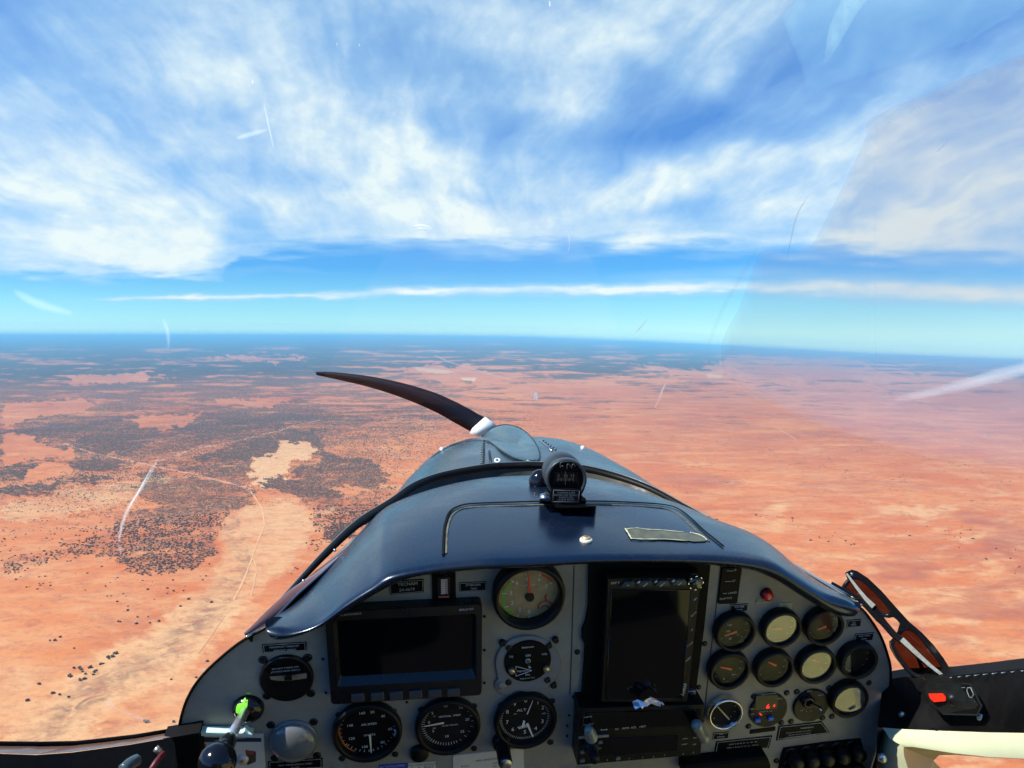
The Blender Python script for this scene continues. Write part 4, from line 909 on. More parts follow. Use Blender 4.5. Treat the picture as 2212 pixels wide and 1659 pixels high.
def veil_mat(name, fac, col, side=.5):
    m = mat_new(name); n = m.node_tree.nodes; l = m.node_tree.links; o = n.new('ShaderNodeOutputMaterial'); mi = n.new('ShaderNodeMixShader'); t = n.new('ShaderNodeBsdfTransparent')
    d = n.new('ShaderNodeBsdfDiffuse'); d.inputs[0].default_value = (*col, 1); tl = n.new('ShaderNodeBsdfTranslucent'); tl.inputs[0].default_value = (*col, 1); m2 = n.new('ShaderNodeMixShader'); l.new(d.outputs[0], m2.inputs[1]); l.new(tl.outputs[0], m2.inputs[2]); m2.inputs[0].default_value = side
    at = n.new('ShaderNodeAttribute'); at.attribute_name = 'veil_sheet'; q = n.new('ShaderNodeMath'); q.operation = 'MULTIPLY'; q.inputs[1].default_value = fac; l.new(at.outputs['Fac'], q.inputs[0])
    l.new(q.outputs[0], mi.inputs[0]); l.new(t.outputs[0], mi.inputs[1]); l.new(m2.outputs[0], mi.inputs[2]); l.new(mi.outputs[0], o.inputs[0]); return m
def veil_sheet(name, poly, fn, fac, col, sc, label=None, side=.15):
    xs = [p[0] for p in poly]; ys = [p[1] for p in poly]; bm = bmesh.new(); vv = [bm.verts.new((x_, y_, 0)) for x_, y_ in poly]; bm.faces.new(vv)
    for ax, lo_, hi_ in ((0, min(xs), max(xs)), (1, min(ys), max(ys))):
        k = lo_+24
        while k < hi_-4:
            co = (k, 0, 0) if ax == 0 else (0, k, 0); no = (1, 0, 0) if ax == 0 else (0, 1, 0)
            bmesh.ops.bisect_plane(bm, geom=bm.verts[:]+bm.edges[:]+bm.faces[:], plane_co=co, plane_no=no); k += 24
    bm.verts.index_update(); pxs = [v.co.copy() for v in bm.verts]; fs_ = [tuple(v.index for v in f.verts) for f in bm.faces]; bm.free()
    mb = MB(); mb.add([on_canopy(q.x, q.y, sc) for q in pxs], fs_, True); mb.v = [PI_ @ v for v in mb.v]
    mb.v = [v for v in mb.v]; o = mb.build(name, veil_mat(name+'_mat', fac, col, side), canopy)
    a = o.data.attributes.new('veil_sheet', 'FLOAT', 'POINT'); a.data.foreach_set('value', [float(fn(q.x, q.y))*(.45+.55*min(1.0, float(segd(np.array([q.x]), np.array([q.y]), poly+[poly[0]])[0])/14)) for q in pxs])
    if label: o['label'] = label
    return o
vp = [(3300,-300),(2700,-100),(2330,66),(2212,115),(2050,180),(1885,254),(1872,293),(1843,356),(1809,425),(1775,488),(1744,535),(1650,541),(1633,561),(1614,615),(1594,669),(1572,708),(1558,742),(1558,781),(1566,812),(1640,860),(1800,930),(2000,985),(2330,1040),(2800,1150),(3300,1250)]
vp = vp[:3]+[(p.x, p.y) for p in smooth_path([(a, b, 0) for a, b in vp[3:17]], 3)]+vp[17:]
veil_sheet('reflection_veil', vp, lambda x_, y_: float(sstep(1010, 790, y_-.12*(x_-1558)))*(.75+.25*float(sstep(1558, 2000, x_))), .28, (.88, .84, 1.0), .995)  # pale sheets painted in place of cabin reflections on the acrylic
veil_sheet('reflection_veil', [(1689,39),(1720,0),(1760,-30),(1900,-60),(2250,-60),(2240,0),(2090,90),(1900,150),(1790,185),(1748,208),(1730,140)], lambda x_, y_: .55+.45*float(sstep(200, 0, y_)), .22, (.45, .85, .92), .993, side=.9)
veil_sheet('reflection_veil', [(1778,145),(1790,60),(1830,-30),(1905,-40),(1850,30),(1810,100)], lambda x_, y_: float(sstep(155, 90, y_)), .34, (.66, .95, .88), .991, side=.9)
def scratch_glare(pts, wd, fac, col=(.8, .85, .85)):
    """soft-edged scratches and painted glare streaks on the acrylic: four rows across its width, clear at both edges"""
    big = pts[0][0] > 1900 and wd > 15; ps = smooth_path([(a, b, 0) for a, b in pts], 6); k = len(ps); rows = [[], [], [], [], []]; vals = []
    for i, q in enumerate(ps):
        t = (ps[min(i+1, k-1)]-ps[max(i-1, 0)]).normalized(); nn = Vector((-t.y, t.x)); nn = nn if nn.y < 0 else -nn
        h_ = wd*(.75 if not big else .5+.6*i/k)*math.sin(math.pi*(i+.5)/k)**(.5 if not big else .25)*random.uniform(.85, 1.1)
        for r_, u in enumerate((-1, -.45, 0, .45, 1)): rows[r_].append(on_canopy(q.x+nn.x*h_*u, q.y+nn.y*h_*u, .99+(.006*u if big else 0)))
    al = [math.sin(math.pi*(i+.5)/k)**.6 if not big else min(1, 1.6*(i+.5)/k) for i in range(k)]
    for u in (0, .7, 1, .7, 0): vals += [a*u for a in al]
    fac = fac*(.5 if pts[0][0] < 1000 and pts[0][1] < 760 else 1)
    mb = grid(rows); mb.v = [PI_ @ v for v in mb.v]; o = mb.build('scratch_glare', scr_m(fac, col, .1 if pts[0][0] > 1400 else .9), canopy)
    a = o.data.attributes.new('veil_sheet', 'FLOAT', 'POINT'); a.data.foreach_set('value', vals)
_sm = {}
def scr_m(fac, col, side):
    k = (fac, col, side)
    if k not in _sm: _sm[k] = veil_mat('scratch_glare_mark', fac, col, side)
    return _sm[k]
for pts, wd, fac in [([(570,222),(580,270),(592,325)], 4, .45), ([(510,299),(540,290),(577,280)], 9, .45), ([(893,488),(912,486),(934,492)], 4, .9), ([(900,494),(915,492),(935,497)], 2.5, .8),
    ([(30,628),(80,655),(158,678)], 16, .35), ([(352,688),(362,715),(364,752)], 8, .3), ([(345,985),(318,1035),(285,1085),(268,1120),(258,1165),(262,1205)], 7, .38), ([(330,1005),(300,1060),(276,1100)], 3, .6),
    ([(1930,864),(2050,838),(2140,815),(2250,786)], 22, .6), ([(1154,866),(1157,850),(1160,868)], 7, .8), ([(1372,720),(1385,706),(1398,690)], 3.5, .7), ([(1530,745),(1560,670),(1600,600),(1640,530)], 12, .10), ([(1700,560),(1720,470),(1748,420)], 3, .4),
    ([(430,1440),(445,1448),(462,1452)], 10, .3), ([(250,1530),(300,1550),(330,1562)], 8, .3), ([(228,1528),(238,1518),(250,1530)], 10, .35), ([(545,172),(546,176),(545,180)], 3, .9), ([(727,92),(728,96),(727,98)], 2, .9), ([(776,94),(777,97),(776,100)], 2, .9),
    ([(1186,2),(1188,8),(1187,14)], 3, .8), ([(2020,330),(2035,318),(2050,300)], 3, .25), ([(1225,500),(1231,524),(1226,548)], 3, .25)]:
    scratch_glare(pts, wd, fac)
# ------------------------------------------------------------------ instruments and placards on the panel
ZE = lambda x_, y_: ((1500+x_/2.458)/1.852, (2700+y_/2.458)/1.852)
ZF = lambda x_, y_: ((1400+x_/2.458)/1.852, (2250+y_/2.458)/1.852)
ZG = lambda x_, y_: ((2750+x_/2.6024)/1.852, (2250+y_/2.6024)/1.852)
ZM = lambda x_, y_: ((2250+x_/2.7657)/1.852, (2200+y_/2.7657)/1.852)
ZQ = lambda x_, y_: ((700+x_/2.765)/1.852, (2700+y_/2.765)/1.852)
ZU = lambda x_, y_: ((1000+x_/4.424)/1.852, (2500+y_/4.424)/1.852)
def txt(mb, loc, s, q, hpx, w_=0.0, rot=None, align='CENTER', wx=1.0, bold=.0):
    """printed text with capitals hpx readings high, centred on reading q, printed at height w_"""
    x_, y_ = loc(q[0], q[1], w_); sz = pxm(q[0], q[1], hpx)/.70
    mb.text(s, x_, y_, sz, w_, align, (0 if rot is None else rot), wx, bold); return mb
def bar(mb, loc, q0, q1, wpx, w_, taper=1.0, h_=.0004):
    a = Vector(loc(*q0, w_)); b = Vector(loc(*q1, w_)); d = (b-a).normalized(); n = Vector((-d.y, d.x))*pxm(*q0, wpx)/2
    mb.prism([tuple(a-n), tuple(b-n*taper), tuple(b+n*taper), tuple(a+n)], w_, w_+h_); return mb
def poly(mb, loc, pts, w0, w1, ch=0.0): mb.prism([loc(*q, w1) for q in pts], w0, w1, ch=ch); return mb
def arc(mb, loc, pts, wpx, w_, h_=.0004):
    c = smooth_path([Vector((*loc(*q, w_), 0)) for q in pts], 5); wd = pxm(*pts[0], wpx)/2; a = []; b = []
    for i, p in enumerate(c):
        t = (c[min(i+1, len(c)-1)]-c[max(i-1, 0)]).normalized(); n = Vector((-t.y, t.x, 0)); a.append(p+n*wd+Vector((0, 0, w_+h_))); b.append(p-n*wd+Vector((0, 0, w_+h_)))
    n_ = len(a); mb.add(a+b, [(i, i+1, n_+i+1, n_+i) for i in range(n_-1)]); return mb
def gauge(name, label, cat, px_, py_, rpx, group=None, h_=.012, ri=.84, bezel=None, dial=None, glass=None, roll=0.0, screws=None, dz=.002, tilt=0.0):
    o3 = pp(px_, py_, h_)-Np*h_; M = frame_at(o3, roll); o = thing(name, label, cat, M, group); Mi = M.inverted()
    def loc(qx, qy, ww=0.0): v = Mi @ pp(qx, qy, ww); return (v.x, v.y)
    r = pxm(px_, py_, rpx)
    MB().lathe([(r*.97, 0), (r, h_*.25), (r, h_*.75), (r*.965, h_), (r*(ri+.03), h_), (r*ri, h_*.86), (r*ri, dz)], 56).build('bezel', bezel or m_black, o)
    MB().lathe([(r*ri*1.01, dz), (0, dz)], 48, smooth=False).build('dial', dial or m_dial, o)
    MB().lathe([(r*(ri+.005), 0), (0, 0)], 48, smooth=False, M=Matrix.Translation((0, 0, h_*.72)) @ Matrix.Rotation(R(tilt), 4, 'Y')).build('glass', glass or m_gglass, o)
    if screws:
        for s_ in screws:
            x_, y_ = loc(*s_); MB().lathe([(.0040, 0), (.0038, .001), (.0022, .0018), (.0008, .0006), (0, .0006)], 14, c=(x_, y_)).build('screw', m_screw, o)
    return o, loc, r, dz+.0003
def ticks(mb, r0, r1, a0, a1, n, z, w_=.0006, skip=()):
    for k in range(n):
        if k in skip: continue
        a = R(a0+(a1-a0)*k/(n-1)); c, s_ = math.cos(a), math.sin(a); nx, ny = -s_*w_/2, c*w_/2
        mb.add([(r0*c-nx, r0*s_-ny, z), (r1*c-nx, r1*s_-ny, z), (r1*c+nx, r1*s_+ny, z), (r0*c+nx, r0*s_+ny, z)], [(0, 1, 2, 3)])
    return mb

# airspeed indicator
o, loc, r, z = gauge('airspeed_indicator', 'round black dial reading AIRSPEED KNOTS with an orange arc, lower left', 'gauge', 793, 1588, 74, 'flight dials in the bottom row', screws=[ZA(983,988), ZA(1268,970), ZA(1277,1193), ZA(1000,1215)])
mb = MB()
for s_, q in [('160',(1103,980)),('20',(1157,974)),('40',(1213,995)),('140',(1040,1044)),('60',(1250,1062)),('120',(1049,1112)),('80',(1211,1131)),('100',(1117,1155))]: txt(mb, loc, s_, ZA(*q), 6.6, z)
txt(mb, loc, 'AIR SPEED', ZA(1140,1037), 5.2, z); txt(mb, loc, 'KNOTS', ZA(1143,1093), 5.2, z)
ticks(mb, r*.72, r*.80, -60, -140, 9, z, .0007); ticks(mb, r*.74, r*.80, -60, 0, 7, z); ticks(mb, r*.74, r*.80, 150, 215, 7, z, .0006)
mb.build('markings', m_white, o)
arc(MB(), loc, [ZA(987,1048), ZA(984,1072), ZA(990,1100), ZA(1008,1135), ZA(1030,1160), ZA(1066,1178)], 3.2, z).build('orange_arc', m_orange, o)
arc(MB(), loc, [ZA(1273,1062), ZA(1278,1078), ZA(1272,1100)], 3.5, z).build('white_arc', m_white, o)
bar(MB(), loc, ZA(1145,1093), ZA(1152,1186), 4.4, z+.001, .6).build('needle', m_cream, o)
# vertical speed indicator
o, loc, r, z = gauge('vertical_speed_indicator', 'round black dial reading VERTICAL SPEED with a pale horizontal needle', 'gauge', 968, 1575.5, 70, 'flight dials in the bottom row', screws=[ZA(1412,960), ZA(1687,942), ZA(1687,1163)])
mb = MB()
for s_, q in [('10',(1537,942)),('15',(1618,950)),('20',(1652,1012)),('15',(1625,1075)),('10',(1544,1100)),('5',(1470,980)),('5',(1474,1073)),('0',(1452,1028))]: txt(mb, loc, s_, ZA(*q), 6.6, z)
txt(mb, loc, 'VERTICAL  SPEED', ZA(1560,994), 4.4, z); txt(mb, loc, '100 FEET PER MIN', ZA(1560,1043), 3.2, z); txt(mb, loc, 'UP', ZA(1480,997), 3, z); txt(mb, loc, 'DN', ZA(1480,1058), 3, z)
ticks(mb, r*.70, r*.80, 130, 290, 26, z, .0006); ticks(mb, r*.72, r*.80, -60, 60, 9, z, .0006); mb.build('markings', m_white, o)
bar(MB(), loc, ZA(1530,1030), ZA(1430,1048), 4.4, z+.001, .45).build('needle', m_cream, o)
mb = MB(); x_, y_ = loc(*ZA(1402,1180)); mb.lathe([(.011, 0), (.011, .006), (.009, .008), (0, .008)], 24, c=(x_, y_)); mb.build('adjuster_boss', m_black, o)
# altimeter
o, loc, r, z = gauge('altimeter', 'round dial reading ALT with white hands, below the round intercom', 'gauge', 1136.5, 1563, 68, 'flight dials in the bottom row', screws=[ZA(1828,938), ZA(2093,915), ZA(2085,1130)])
mb = MB()
for s_, q in [('8',(1302,363)),('9',(1373,287)),('0',(1482,252)),('1',(1597,272)),('2',(1650,320)),('3',(1645,455)),('4',(1580,525)),('5',(1473,560)),('6',(1355,535)),('7',(1300,465))]: txt(mb, loc, s_, ZE(*q), 9.5, z)
txt(mb, loc, 'ALT', ZE(1442,346), 6.5, z, wx=1.3); txt(mb, loc, '1020', ZE(1660,379), 3.4, z); txt(mb, loc, 'FEET', ZE(1380,385), 2.4, z)
ticks(mb, r*.72, r*.80, 30, -210, 50, z, .0005); mb.build('markings', m_white, o)
bar(MB(), loc, ZE(1497,475), ZE(1553,608), 5.0, z+.0012, .6).build('hundreds_hand', m_white, o)
bar(MB(), loc, ZE(1497,385), ZE(1555,245), 2.2, z+.0009, .5).build('ten_thousands_hand', m_white, o)
mb = MB(); poly(mb, loc, [ZE(1460,448), ZE(1478,455), ZE(1470,500), ZE(1452,522), ZE(1444,505)], z+.0006, z+.001); [bar(mb, loc, ZE(1405+k*16, 512-k*5), ZE(1425+k*16, 530-k*4), 1.8, z+.0004) for k in range(6)]; mb.build('thousands_hand', m_white, o)
x_, y_ = loc(*ZE(1245,640)); mb = MB(); mb.lathe([(.012, 0), (.012, .008), (.009, .011), (0, .011)], 24, c=(x_, y_)); mb.build('setting_boss', m_black, o)
x_, y_ = loc(*ZE(1255,690), .012); MB().lathe([(.0075, .008), (.0085, .012), (.0085, .036), (.0075, .039), (0, .039)], 24, c=(x_, y_), M=Matrix.Translation((0, -.004, 0))).build('setting_knob', m_black, o)
MB().lathe([(.0074, .0392), (.006, .0405), (0, .041)], 20, c=(x_, y_-.004)).build('knob_cap', m_steel, o)
# engine rev counter
m_revdial = pmat('dial_warm_reflection', (.44, .32, .15), .6, noise=.2, nscale=120)  # warm reflection in the glass put into the dial colour
o, loc, r, z = gauge('rev_counter', 'large round engine rev counter with a red needle and warm olive reflection on its face, top centre', 'gauge', 1145, 1294, 78, None, h_=.022, ri=.83, dial=m_revdial, glass=m_gglass3, dz=.006)
mb = MB()
for s_, q in [('4',(1638,205)),('5',(1735,162)),('6',(1860,167)),('7',(1932,237)),('3',(1582,300)),('2',(1595,400)),('1',(1665,468)),('0',(1763,485))]: txt(mb, loc, s_, ZF(*q), 9.6, z)
txt(mb, loc, 'x1000 min', ZF(1760,222), 4.4, z); txt(mb, loc, '-1', ZF(1848,214), 3, z)
for a, b in [((1763,525),(1763,566)),((1660,508),(1645,548)),((1522,440),(1562,430)),((1495,303),(1542,306)),((1588,172),(1612,196)),((1728,105),(1732,128)),((1872,112),(1862,135)),((1962,210),(1990,195))]: bar(mb, loc, ZF(*a), ZF(*b), 1.8, z)
mb.build('markings', m_white, o)
arc(MB(), loc, [ZF(1600,182), ZF(1545,245), ZF(1512,320), ZF(1510,400), ZF(1540,460), ZF(1598,508)], 7, z-.0001).build('green_arc', m_green, o)
arc(MB(), loc, [ZF(1605,512), ZF(1650,535), ZF(1700,550), ZF(1755,556)], 5, z-.0001).build('yellow_arc', m_yellow, o)
arc(MB(), loc, [ZF(1885,118), ZF(1930,140), ZF(1965,165), ZF(1995,195)], 5, z-.0001).build('red_arc', m_red, o)
arc(arc(arc(MB(), loc, [ZF(1855,455), ZF(1855,415), ZF(1890,385), ZF(1940,380), ZF(1978,405), ZF(1978,450)], 3.6, z), loc, [ZF(1885,455), ZF(1895,430), ZF(1925,425), ZF(1950,440), ZF(1948,460)], 3, z), loc, [ZF(1928,312), ZF(1920,345), ZF(1930,375)], 4.5, z).build('red_mark', pmat('dull_red_print', (.42, .035, .02), .5), o)
MB().lathe([(r*.13, z), (r*.12, z+.003), (0, z+.003)], 24, c=loc(*ZF(1766,335), z)).build('needle_hub', m_dial, o)
bar(MB(), loc, ZF(1768,296), ZF(1754,108), 6, z+.003, .45, .001).build('needle', pmat('bright_red_needle', (.95, .06, .02), .35), o)
# intercom
o, loc, _ = dev('intercom', 'round black intercom with two brass dots inside a grey ring plate', 'intercom', 1140, 1430)
ring = [loc(1140+71*math.cos(R(a)), 1431-60.5*math.sin(R(a))) for a in range(-105, 206, 8)]
ring += [loc(*ZF(*q)) for q in [(1450,1130),(1420,1170),(1422,1215),(1460,1262),(1520,1288),(1575,1285),(1605,1250),(1650,1243)]]
MB().prism(ring, .0005, .0035, ch=.001, smooth=False).build('ring_plate', pmat('grey_ring_plate', (.22, .225, .22), .3, coat=.4), o)
x_, y_ = loc(*ZF(1490,1208), .0035); MB().lathe([(.006, .0035), (.005, .0055), (0, .0062)], 20, c=(x_, y_)).build('plate_button', m_panel, o)
x_, y_ = loc(1140, 1428.5, .005); rr_ = pxm(1140, 1428, 51)
MB().lathe([(rr_, .0032), (rr_, .005), (rr_*.985, .0055), (0, .0055)], 48, c=(x_, y_), smooth=False).build('faceplate', m_dial, o)
mb = MB(); zz = .0058
for s_, q, h_ in [('Intercom',(1750,832),5),('ON',(1750,915),5),('SQ',(1585,925),4.6),('VOL',(1913,902),4.6),('Digtronics',(1697,1066),4.2),('SPA',(1748,1105),4.4),('Made in the U.S.A.',(1747,1138),3)]: txt(mb, loc, s_, ZF(*q), h_, zz)
for a, b in [((1632,1022),(1788,1062)),((1788,1062),(1632,1118)),((1632,1118),(1632,1088)),((1632,1050),(1632,1022))]: bar(mb, loc, ZF(*a), ZF(*b), 1.0, zz)
mb.build('lettering', m_white, o)
for q in [(1592,1070),(1931,1050)]:
    x_, y_ = loc(*ZF(*q), .008); MB().lathe([(.0036, .005), (.0036, .0095), (.003, .0102), (0, .0102)], 20, c=(x_, y_)).build('brass_knob', pmat('brass', (.70, .55, .30), .3, metal=.8), o)
x_, y_ = loc(*ZF(1752,980), .008); MB().lathe([(.0034, .005), (.0034, .007), (.0022, .007), (.0022, .005)], 20, c=(x_, y_)).build('switch_collar', m_steel, o)
MB().lathe([(.0016, .005), (.0014, .014), (.0018, .018), (0, .019)], 12, c=(x_, y_)).build('toggle', m_steel, o)
for q in [(1560,822),(1950,800),(1555,1158),(1937,1135),(1498,777),(2017,748),(1998,1192)]:
    x_, y_ = loc(*ZF(*q)); MB().lathe([(.0040, .0005), (.0038, .005), (.0022, .0058), (.0008, .0045), (0, .0045)], 14, c=(x_, y_)).build('screw', m_screw, o)
# round joystick cover
o, loc, _ = dev('joystick_cover', 'round black cover with a brassy slot under the takeoff weight label', 'cover', 620, 1462)
rr_ = pxm(620, 1462, 56.5); MB().lathe([(rr_, 0), (rr_, .004), (rr_*.95, .0055), (rr_*.9, .005), (0, .005)], 56).build('cover_disc', m_black, o)
poly(MB(), loc, [ZU(345,918), ZU(480,908), ZU(690,900), ZU(1000,855), ZU(1004,945), ZU(730,985), ZU(500,990), ZU(375,970)], .0051, .0058).build('slot_plate', pmat('worn_brass', (.36, .28, .18), .45, metal=.3, noise=.3, nscale=60), o)
poly(MB(), loc, [ZU(600,900), ZU(735,895), ZU(740,990), ZU(605,995)], .0058, .009, .001).build('joystick', m_black, o)
poly(MB(), loc, [ZU(300,742), ZU(940,708), ZU(962,725), ZU(955,830), ZU(310,862)], .0051, .0056).build('label_plate', m_label, o)
mb = MB(); txt(mb, loc, 'DO NOT FORCE GPS', ZU(625,762), 3.8, .0058, wx=1.1); txt(mb, loc, 'JOYSTICK MOVE GENTLY', ZU(635,815), 3.8, .0058)
mb.build('lettering', m_dim, o)
for q in [(230,614),(1021,575),(305,1250),(1078,1207)]:
    x_, y_ = loc(*ZU(*q)); MB().lathe([(.0052, 0), (.005, .001), (.003, .002), (.001, .0008), (0, .0008)], 16, c=(x_, y_)).build('screw', m_screw, o)
# domed blank
o, loc, _ = dev('blanking_dome', 'smooth glossy grey domed blank, below the joystick cover', 'blank', 635, 1598)
rr_ = pxm(635, 1598, 52); MB().lathe([(rr_, 0), (rr_, .002), (rr_*.96, .0032)]+[(rr_*.95*math.cos(a), .0032+.014*math.sin(a)) for a in np.linspace(0, math.pi/2, 12)][:-1]+[(0, .0172)], 56).build('dome', pmat('glossy_grey_dome', (.16, .17, .165), .18, coat=.6), o)
for q in [ZA(629,1040), ZA(852,1025), ZA(651,1212), ZA(870,1200)]:
    x_, y_ = loc(*q); MB().lathe([(.0050, 0), (.0048, .001), (.003, .002), (.001, .0008), (0, .0008)], 16, c=(x_, y_)).build('screw', m_screw, o)
# flat display
o, loc, _ = dev('flight_display', 'wide black switched off flight display with six buttons under the screen', 'display', 880, 1410)
f_ = .016; co = [(700,1322),(1042,1305),(1041,1502),(714.6,1522.5)]
def rcorner(pts, rad, n=4):
    o_ = []; m = len(pts)
    for i in range(m):
        a, b, c = Vector(pts[i-1]), Vector(pts[i]), Vector(pts[(i+1) % m]); p0 = b+(a-b).normalized()*rad; p2 = b+(c-b).normalized()*rad
        for k in range(n+1): t = k/n; q = p0*(1-t)**2+b*2*t*(1-t)+p2*t*t; o_.append((q.x, q.y))
    return o_
outer = rcorner([loc(*q, f_) for q in co], .005); inn = rcorner([loc(*q, f_) for q in [(722,1342),(1029,1327),(1029,1482),(733,1500)]][:0] or [loc(*q, f_) for q in [(719,1342),(1029,1326),(1029,1466),(729,1484)]], .004); n = len(outer)
low = [(x_*.985+0, y_) for x_, y_ in inn]; lowp = rcorner([loc(*q, f_) for q in [(727,1348),(1022,1332),(1020,1455),(735,1471)]], .004)
mb = MB(); V_ = [(x_, y_, 0) for x_, y_ in outer]+[(x_, y_, f_-.0015) for x_, y_ in outer]+[(x_*.993, y_*.993, f_) for x_, y_ in outer]+[(x_, y_, f_) for x_, y_ in inn]+[(x_, y_, f_-.008) for x_, y_ in lowp]
fs = []
for k in range(4):
    for i in range(n): j = (i+1) % n; fs.append((k*n+i, k*n+j, (k+1)*n+j, (k+1)*n+i))
mb.add(V_, fs); mb.build('display_bezel', pmat('display_bezel_plastic', (.010, .010, .011), .3, rvar=.05), o)
MB().prism(lowp, f_-.010, f_-.0078).build('screen', m_screen, o)
for cx_, cy_ in [(1082,895),(1184,889),(1282,884),(1382,879),(1482,873),(1580,867)]:
    x_, y_ = loc(*ZA(cx_, cy_), f_); MB().prism(rrect(pxm(900,1500,27), pxm(900,1500,19), .0012, 3, x_, y_), f_-.001, f_+.003, ch=.0008).build('button', pmat('grey_button', (.055, .06, .065), .35), o)
mb = MB(); txt(mb, loc, 'DYNON AVIONICS', ZA(1012,468), 5.0, f_+.0003, wx=1.15); txt(mb, loc, 'EFIS-D100', ZA(1646,440), 5.0, f_+.0003, wx=1.0); mb.build('lettering', m_dim, o)
# trim indicator
o, loc, _ = dev('trim_indicator', 'narrow black trim indicator strip with a lit pinkish bar, top of the panel', 'indicator', 958, 1270)
poly(MB(), loc, [(933,1233),(984,1229),(985,1304),(934,1307)], .0003, .002, .0004).build('backplate', m_blackm, o)
poly(MB(), loc, [(944.5,1247),(972.5,1245.5),(972.8,1292.5),(945,1294.5)], .002, .0042, .0006).build('window_frame', m_gloss, o)
poly(MB(), loc, [(952.5,1252),(966.6,1251),(967,1283),(953,1284)], .0042, .0048).build('scale', pmat('pale_pink_scale', (.50, .42, .40), .5), o)
poly(MB(), loc, [(946.5,1288.5),(970.5,1287),(970.5,1291),(946.5,1292)], .0042, .0047).build('red_line', pmat('red_trim_line', (.5, .10, .05), .4), o)
mb = MB(); [bar(mb, loc, (961.5,1255+k*4.0), (966,1254.7+k*4.0), 1.1, .0048) for k in range(8)]; mb.build('graduations', m_blackm, o)
mb = MB(); txt(mb, loc, 'DOWN', ZF(915,140), 3.4, .0022); txt(mb, loc, 'NOSE', ZF(909,383), 3.4, .0022); txt(mb, loc, 'UP', ZF(909,408), 3.4, .0022); mb.build('lettering', m_dim, o)

# engraved placards
def placard(label, corners, lines, hpx, mat=None, ink=None, border=True, th=.0012, rot=None, name='placard', group='engraved black labels on the panel', cat='label'):
    cx_ = sum(c[0] for c in corners)/len(corners); cy_ = sum(c[1] for c in corners)/len(corners); o, loc, _ = dev(name, label, cat, cx_, cy_, group=group)
    poly(MB(), loc, corners, .0001, th, .0002).build('plate', mat or m_label, o); L4 = [loc(*c, th) for c in corners]; ang = math.atan2(L4[1][1]-L4[0][1], L4[1][0]-L4[0][0]) if len(L4) < 6 else 0.0
    mb = MB()
    for s_, q, h_ in lines: txt(mb, loc, s_, q, h_ or hpx, th+.00025, rot=ang)
    if border:
        c2 = [(cx_+(c[0]-cx_)*.94, cy_+(c[1]-cy_)*.86) for c in corners]
        for i in range(4): bar(mb, loc, c2[i], c2[(i+1) % 4], .7, th, 1, .0002)
    mb.build('lettering', ink or m_dim, o); return o
placard('black label reading MAXIMUM TAKEOFF WEIGHT 600KG', [(566,1393),(661.5,1387),(662,1405.5),(568,1411)], [('MAXIMUM TAKEOFF', ZU(605,385), 4.8), ('WEIGHT 600KG', ZU(615,448), 4.8)], 5)
placard('black label reading MAX MANEUVERING SPEED', [(579,1646),(697,1638),(697,1658),(580,1666)], [('MAX. MANEUVERING SPEED', ZA(757,1247), 4.0), ('96 KIAS', ZA(757,1262), 3.8)], 4)
placard('black label reading TECNAM 24-4679 just under the glareshield', [(841,1256),(915,1251),(915.5,1279.5),(842,1285)], [('TECNAM', ZF(566,212), 7.6), ('24-4679', ZF(560,267), 7.2)], 7, ink=pmat('bright_engraving', (.38, .41, .40), .5))
placard('black label reading STABILISER TRIM', [(992,1259),(1050.5,1256.5),(1050.5,1276),(992.5,1279)], [('STABILISER', ZF(1212,222), 4.8), ('TRIM', ZF(1215,258), 4.6)], 5)
placard('small black label reading WATER TEMP', [(1578,1307),(1617,1304.5),(1615,1320.5),(1576,1323)], [('WATER', ZG(540,463), 4.6), ('TEMP', ZG(538,494), 4.4)], 5)
placard('small black label at the right end of the top gauge row', [(1831,1340.5),(1861.5,1338),(1860,1354),(1829.5,1356.5)], [('OIL', ZG(1735,627), 3.6), ('PRESS', ZG(1730,650), 3.6)], 4)
placard('small black label above the rightmost dark gauge', [(1848,1370),(1889,1366.5),(1886,1383.5),(1846,1387.5)], [('FUEL TANK', ZG(1845,765), 3.6), ('LEVEL', ZG(1840,795), 3.6)], 4)
placard('black label reading WARNING above the row of black knobs', [(1683,1569.5),(1776,1559),(1793,1583),(1677,1600)], [('WARNING', ZD(1245,680), 4.4), ('This aircraft is operated in accordance', ZD(1160,722), 2.6), ('with the limitations and conditions', ZD(1170,745), 2.6), ('INTENTIONAL SPINS ARE NOT PERMITTED', ZD(1180,768), 2.6)], 3)
placard('blank narrow black strip under the digital engine display', [(1621,1578),(1675.5,1570.5),(1675,1578.5),(1620,1586)], [], 3, border=False)
o = placard('black table of small figures under the chrome ringed gauge', [(1547.5,1602.5),(1668.5,1589.5),(1661,1616.5),(1542.5,1631)], [('COMP  0  30  60  90  120  150   ALL', ZD(580,840), 3.0), ('STEER  0  30  60  90  120  150   RADIOS', ZD(575,875), 3.0), ('COMP 180 210 240 270 300 330   ON', ZD(570,908), 3.0)], 3)
placard('tiny black label under the chrome ringed gauge', [(1542,1584),(1575.5,1581.5),(1573.5,1595.5),(1539.5,1598.5)], [('FUEL', ZD(352,748), 3.2), ('PRESSURE', ZD(348,775), 2.8)], 3)
placard('yellowed tape label reading GENERATOR under the red lamp', [(1634,1295.5),(1665.5,1294.5),(1665,1302.5),(1633.5,1304)], [('GENERATOR', ZG(793,403), 4.2)], 4, mat=m_tape, ink=m_blackm, border=False, group='tape labels')
placard('yellowed tape label reading OIL above a reflecting gauge', [(1683.5,1302.5),(1711,1302.5),(1710,1317.5),(1681,1318)], [('OIL', ZG(1015,445), 4.4), ('TEMP', ZG(1015,470), 4.0)], 4, mat=m_tape, ink=pmat('faded_ink', (.15, .15, .1), .6), border=False, group='tape labels')
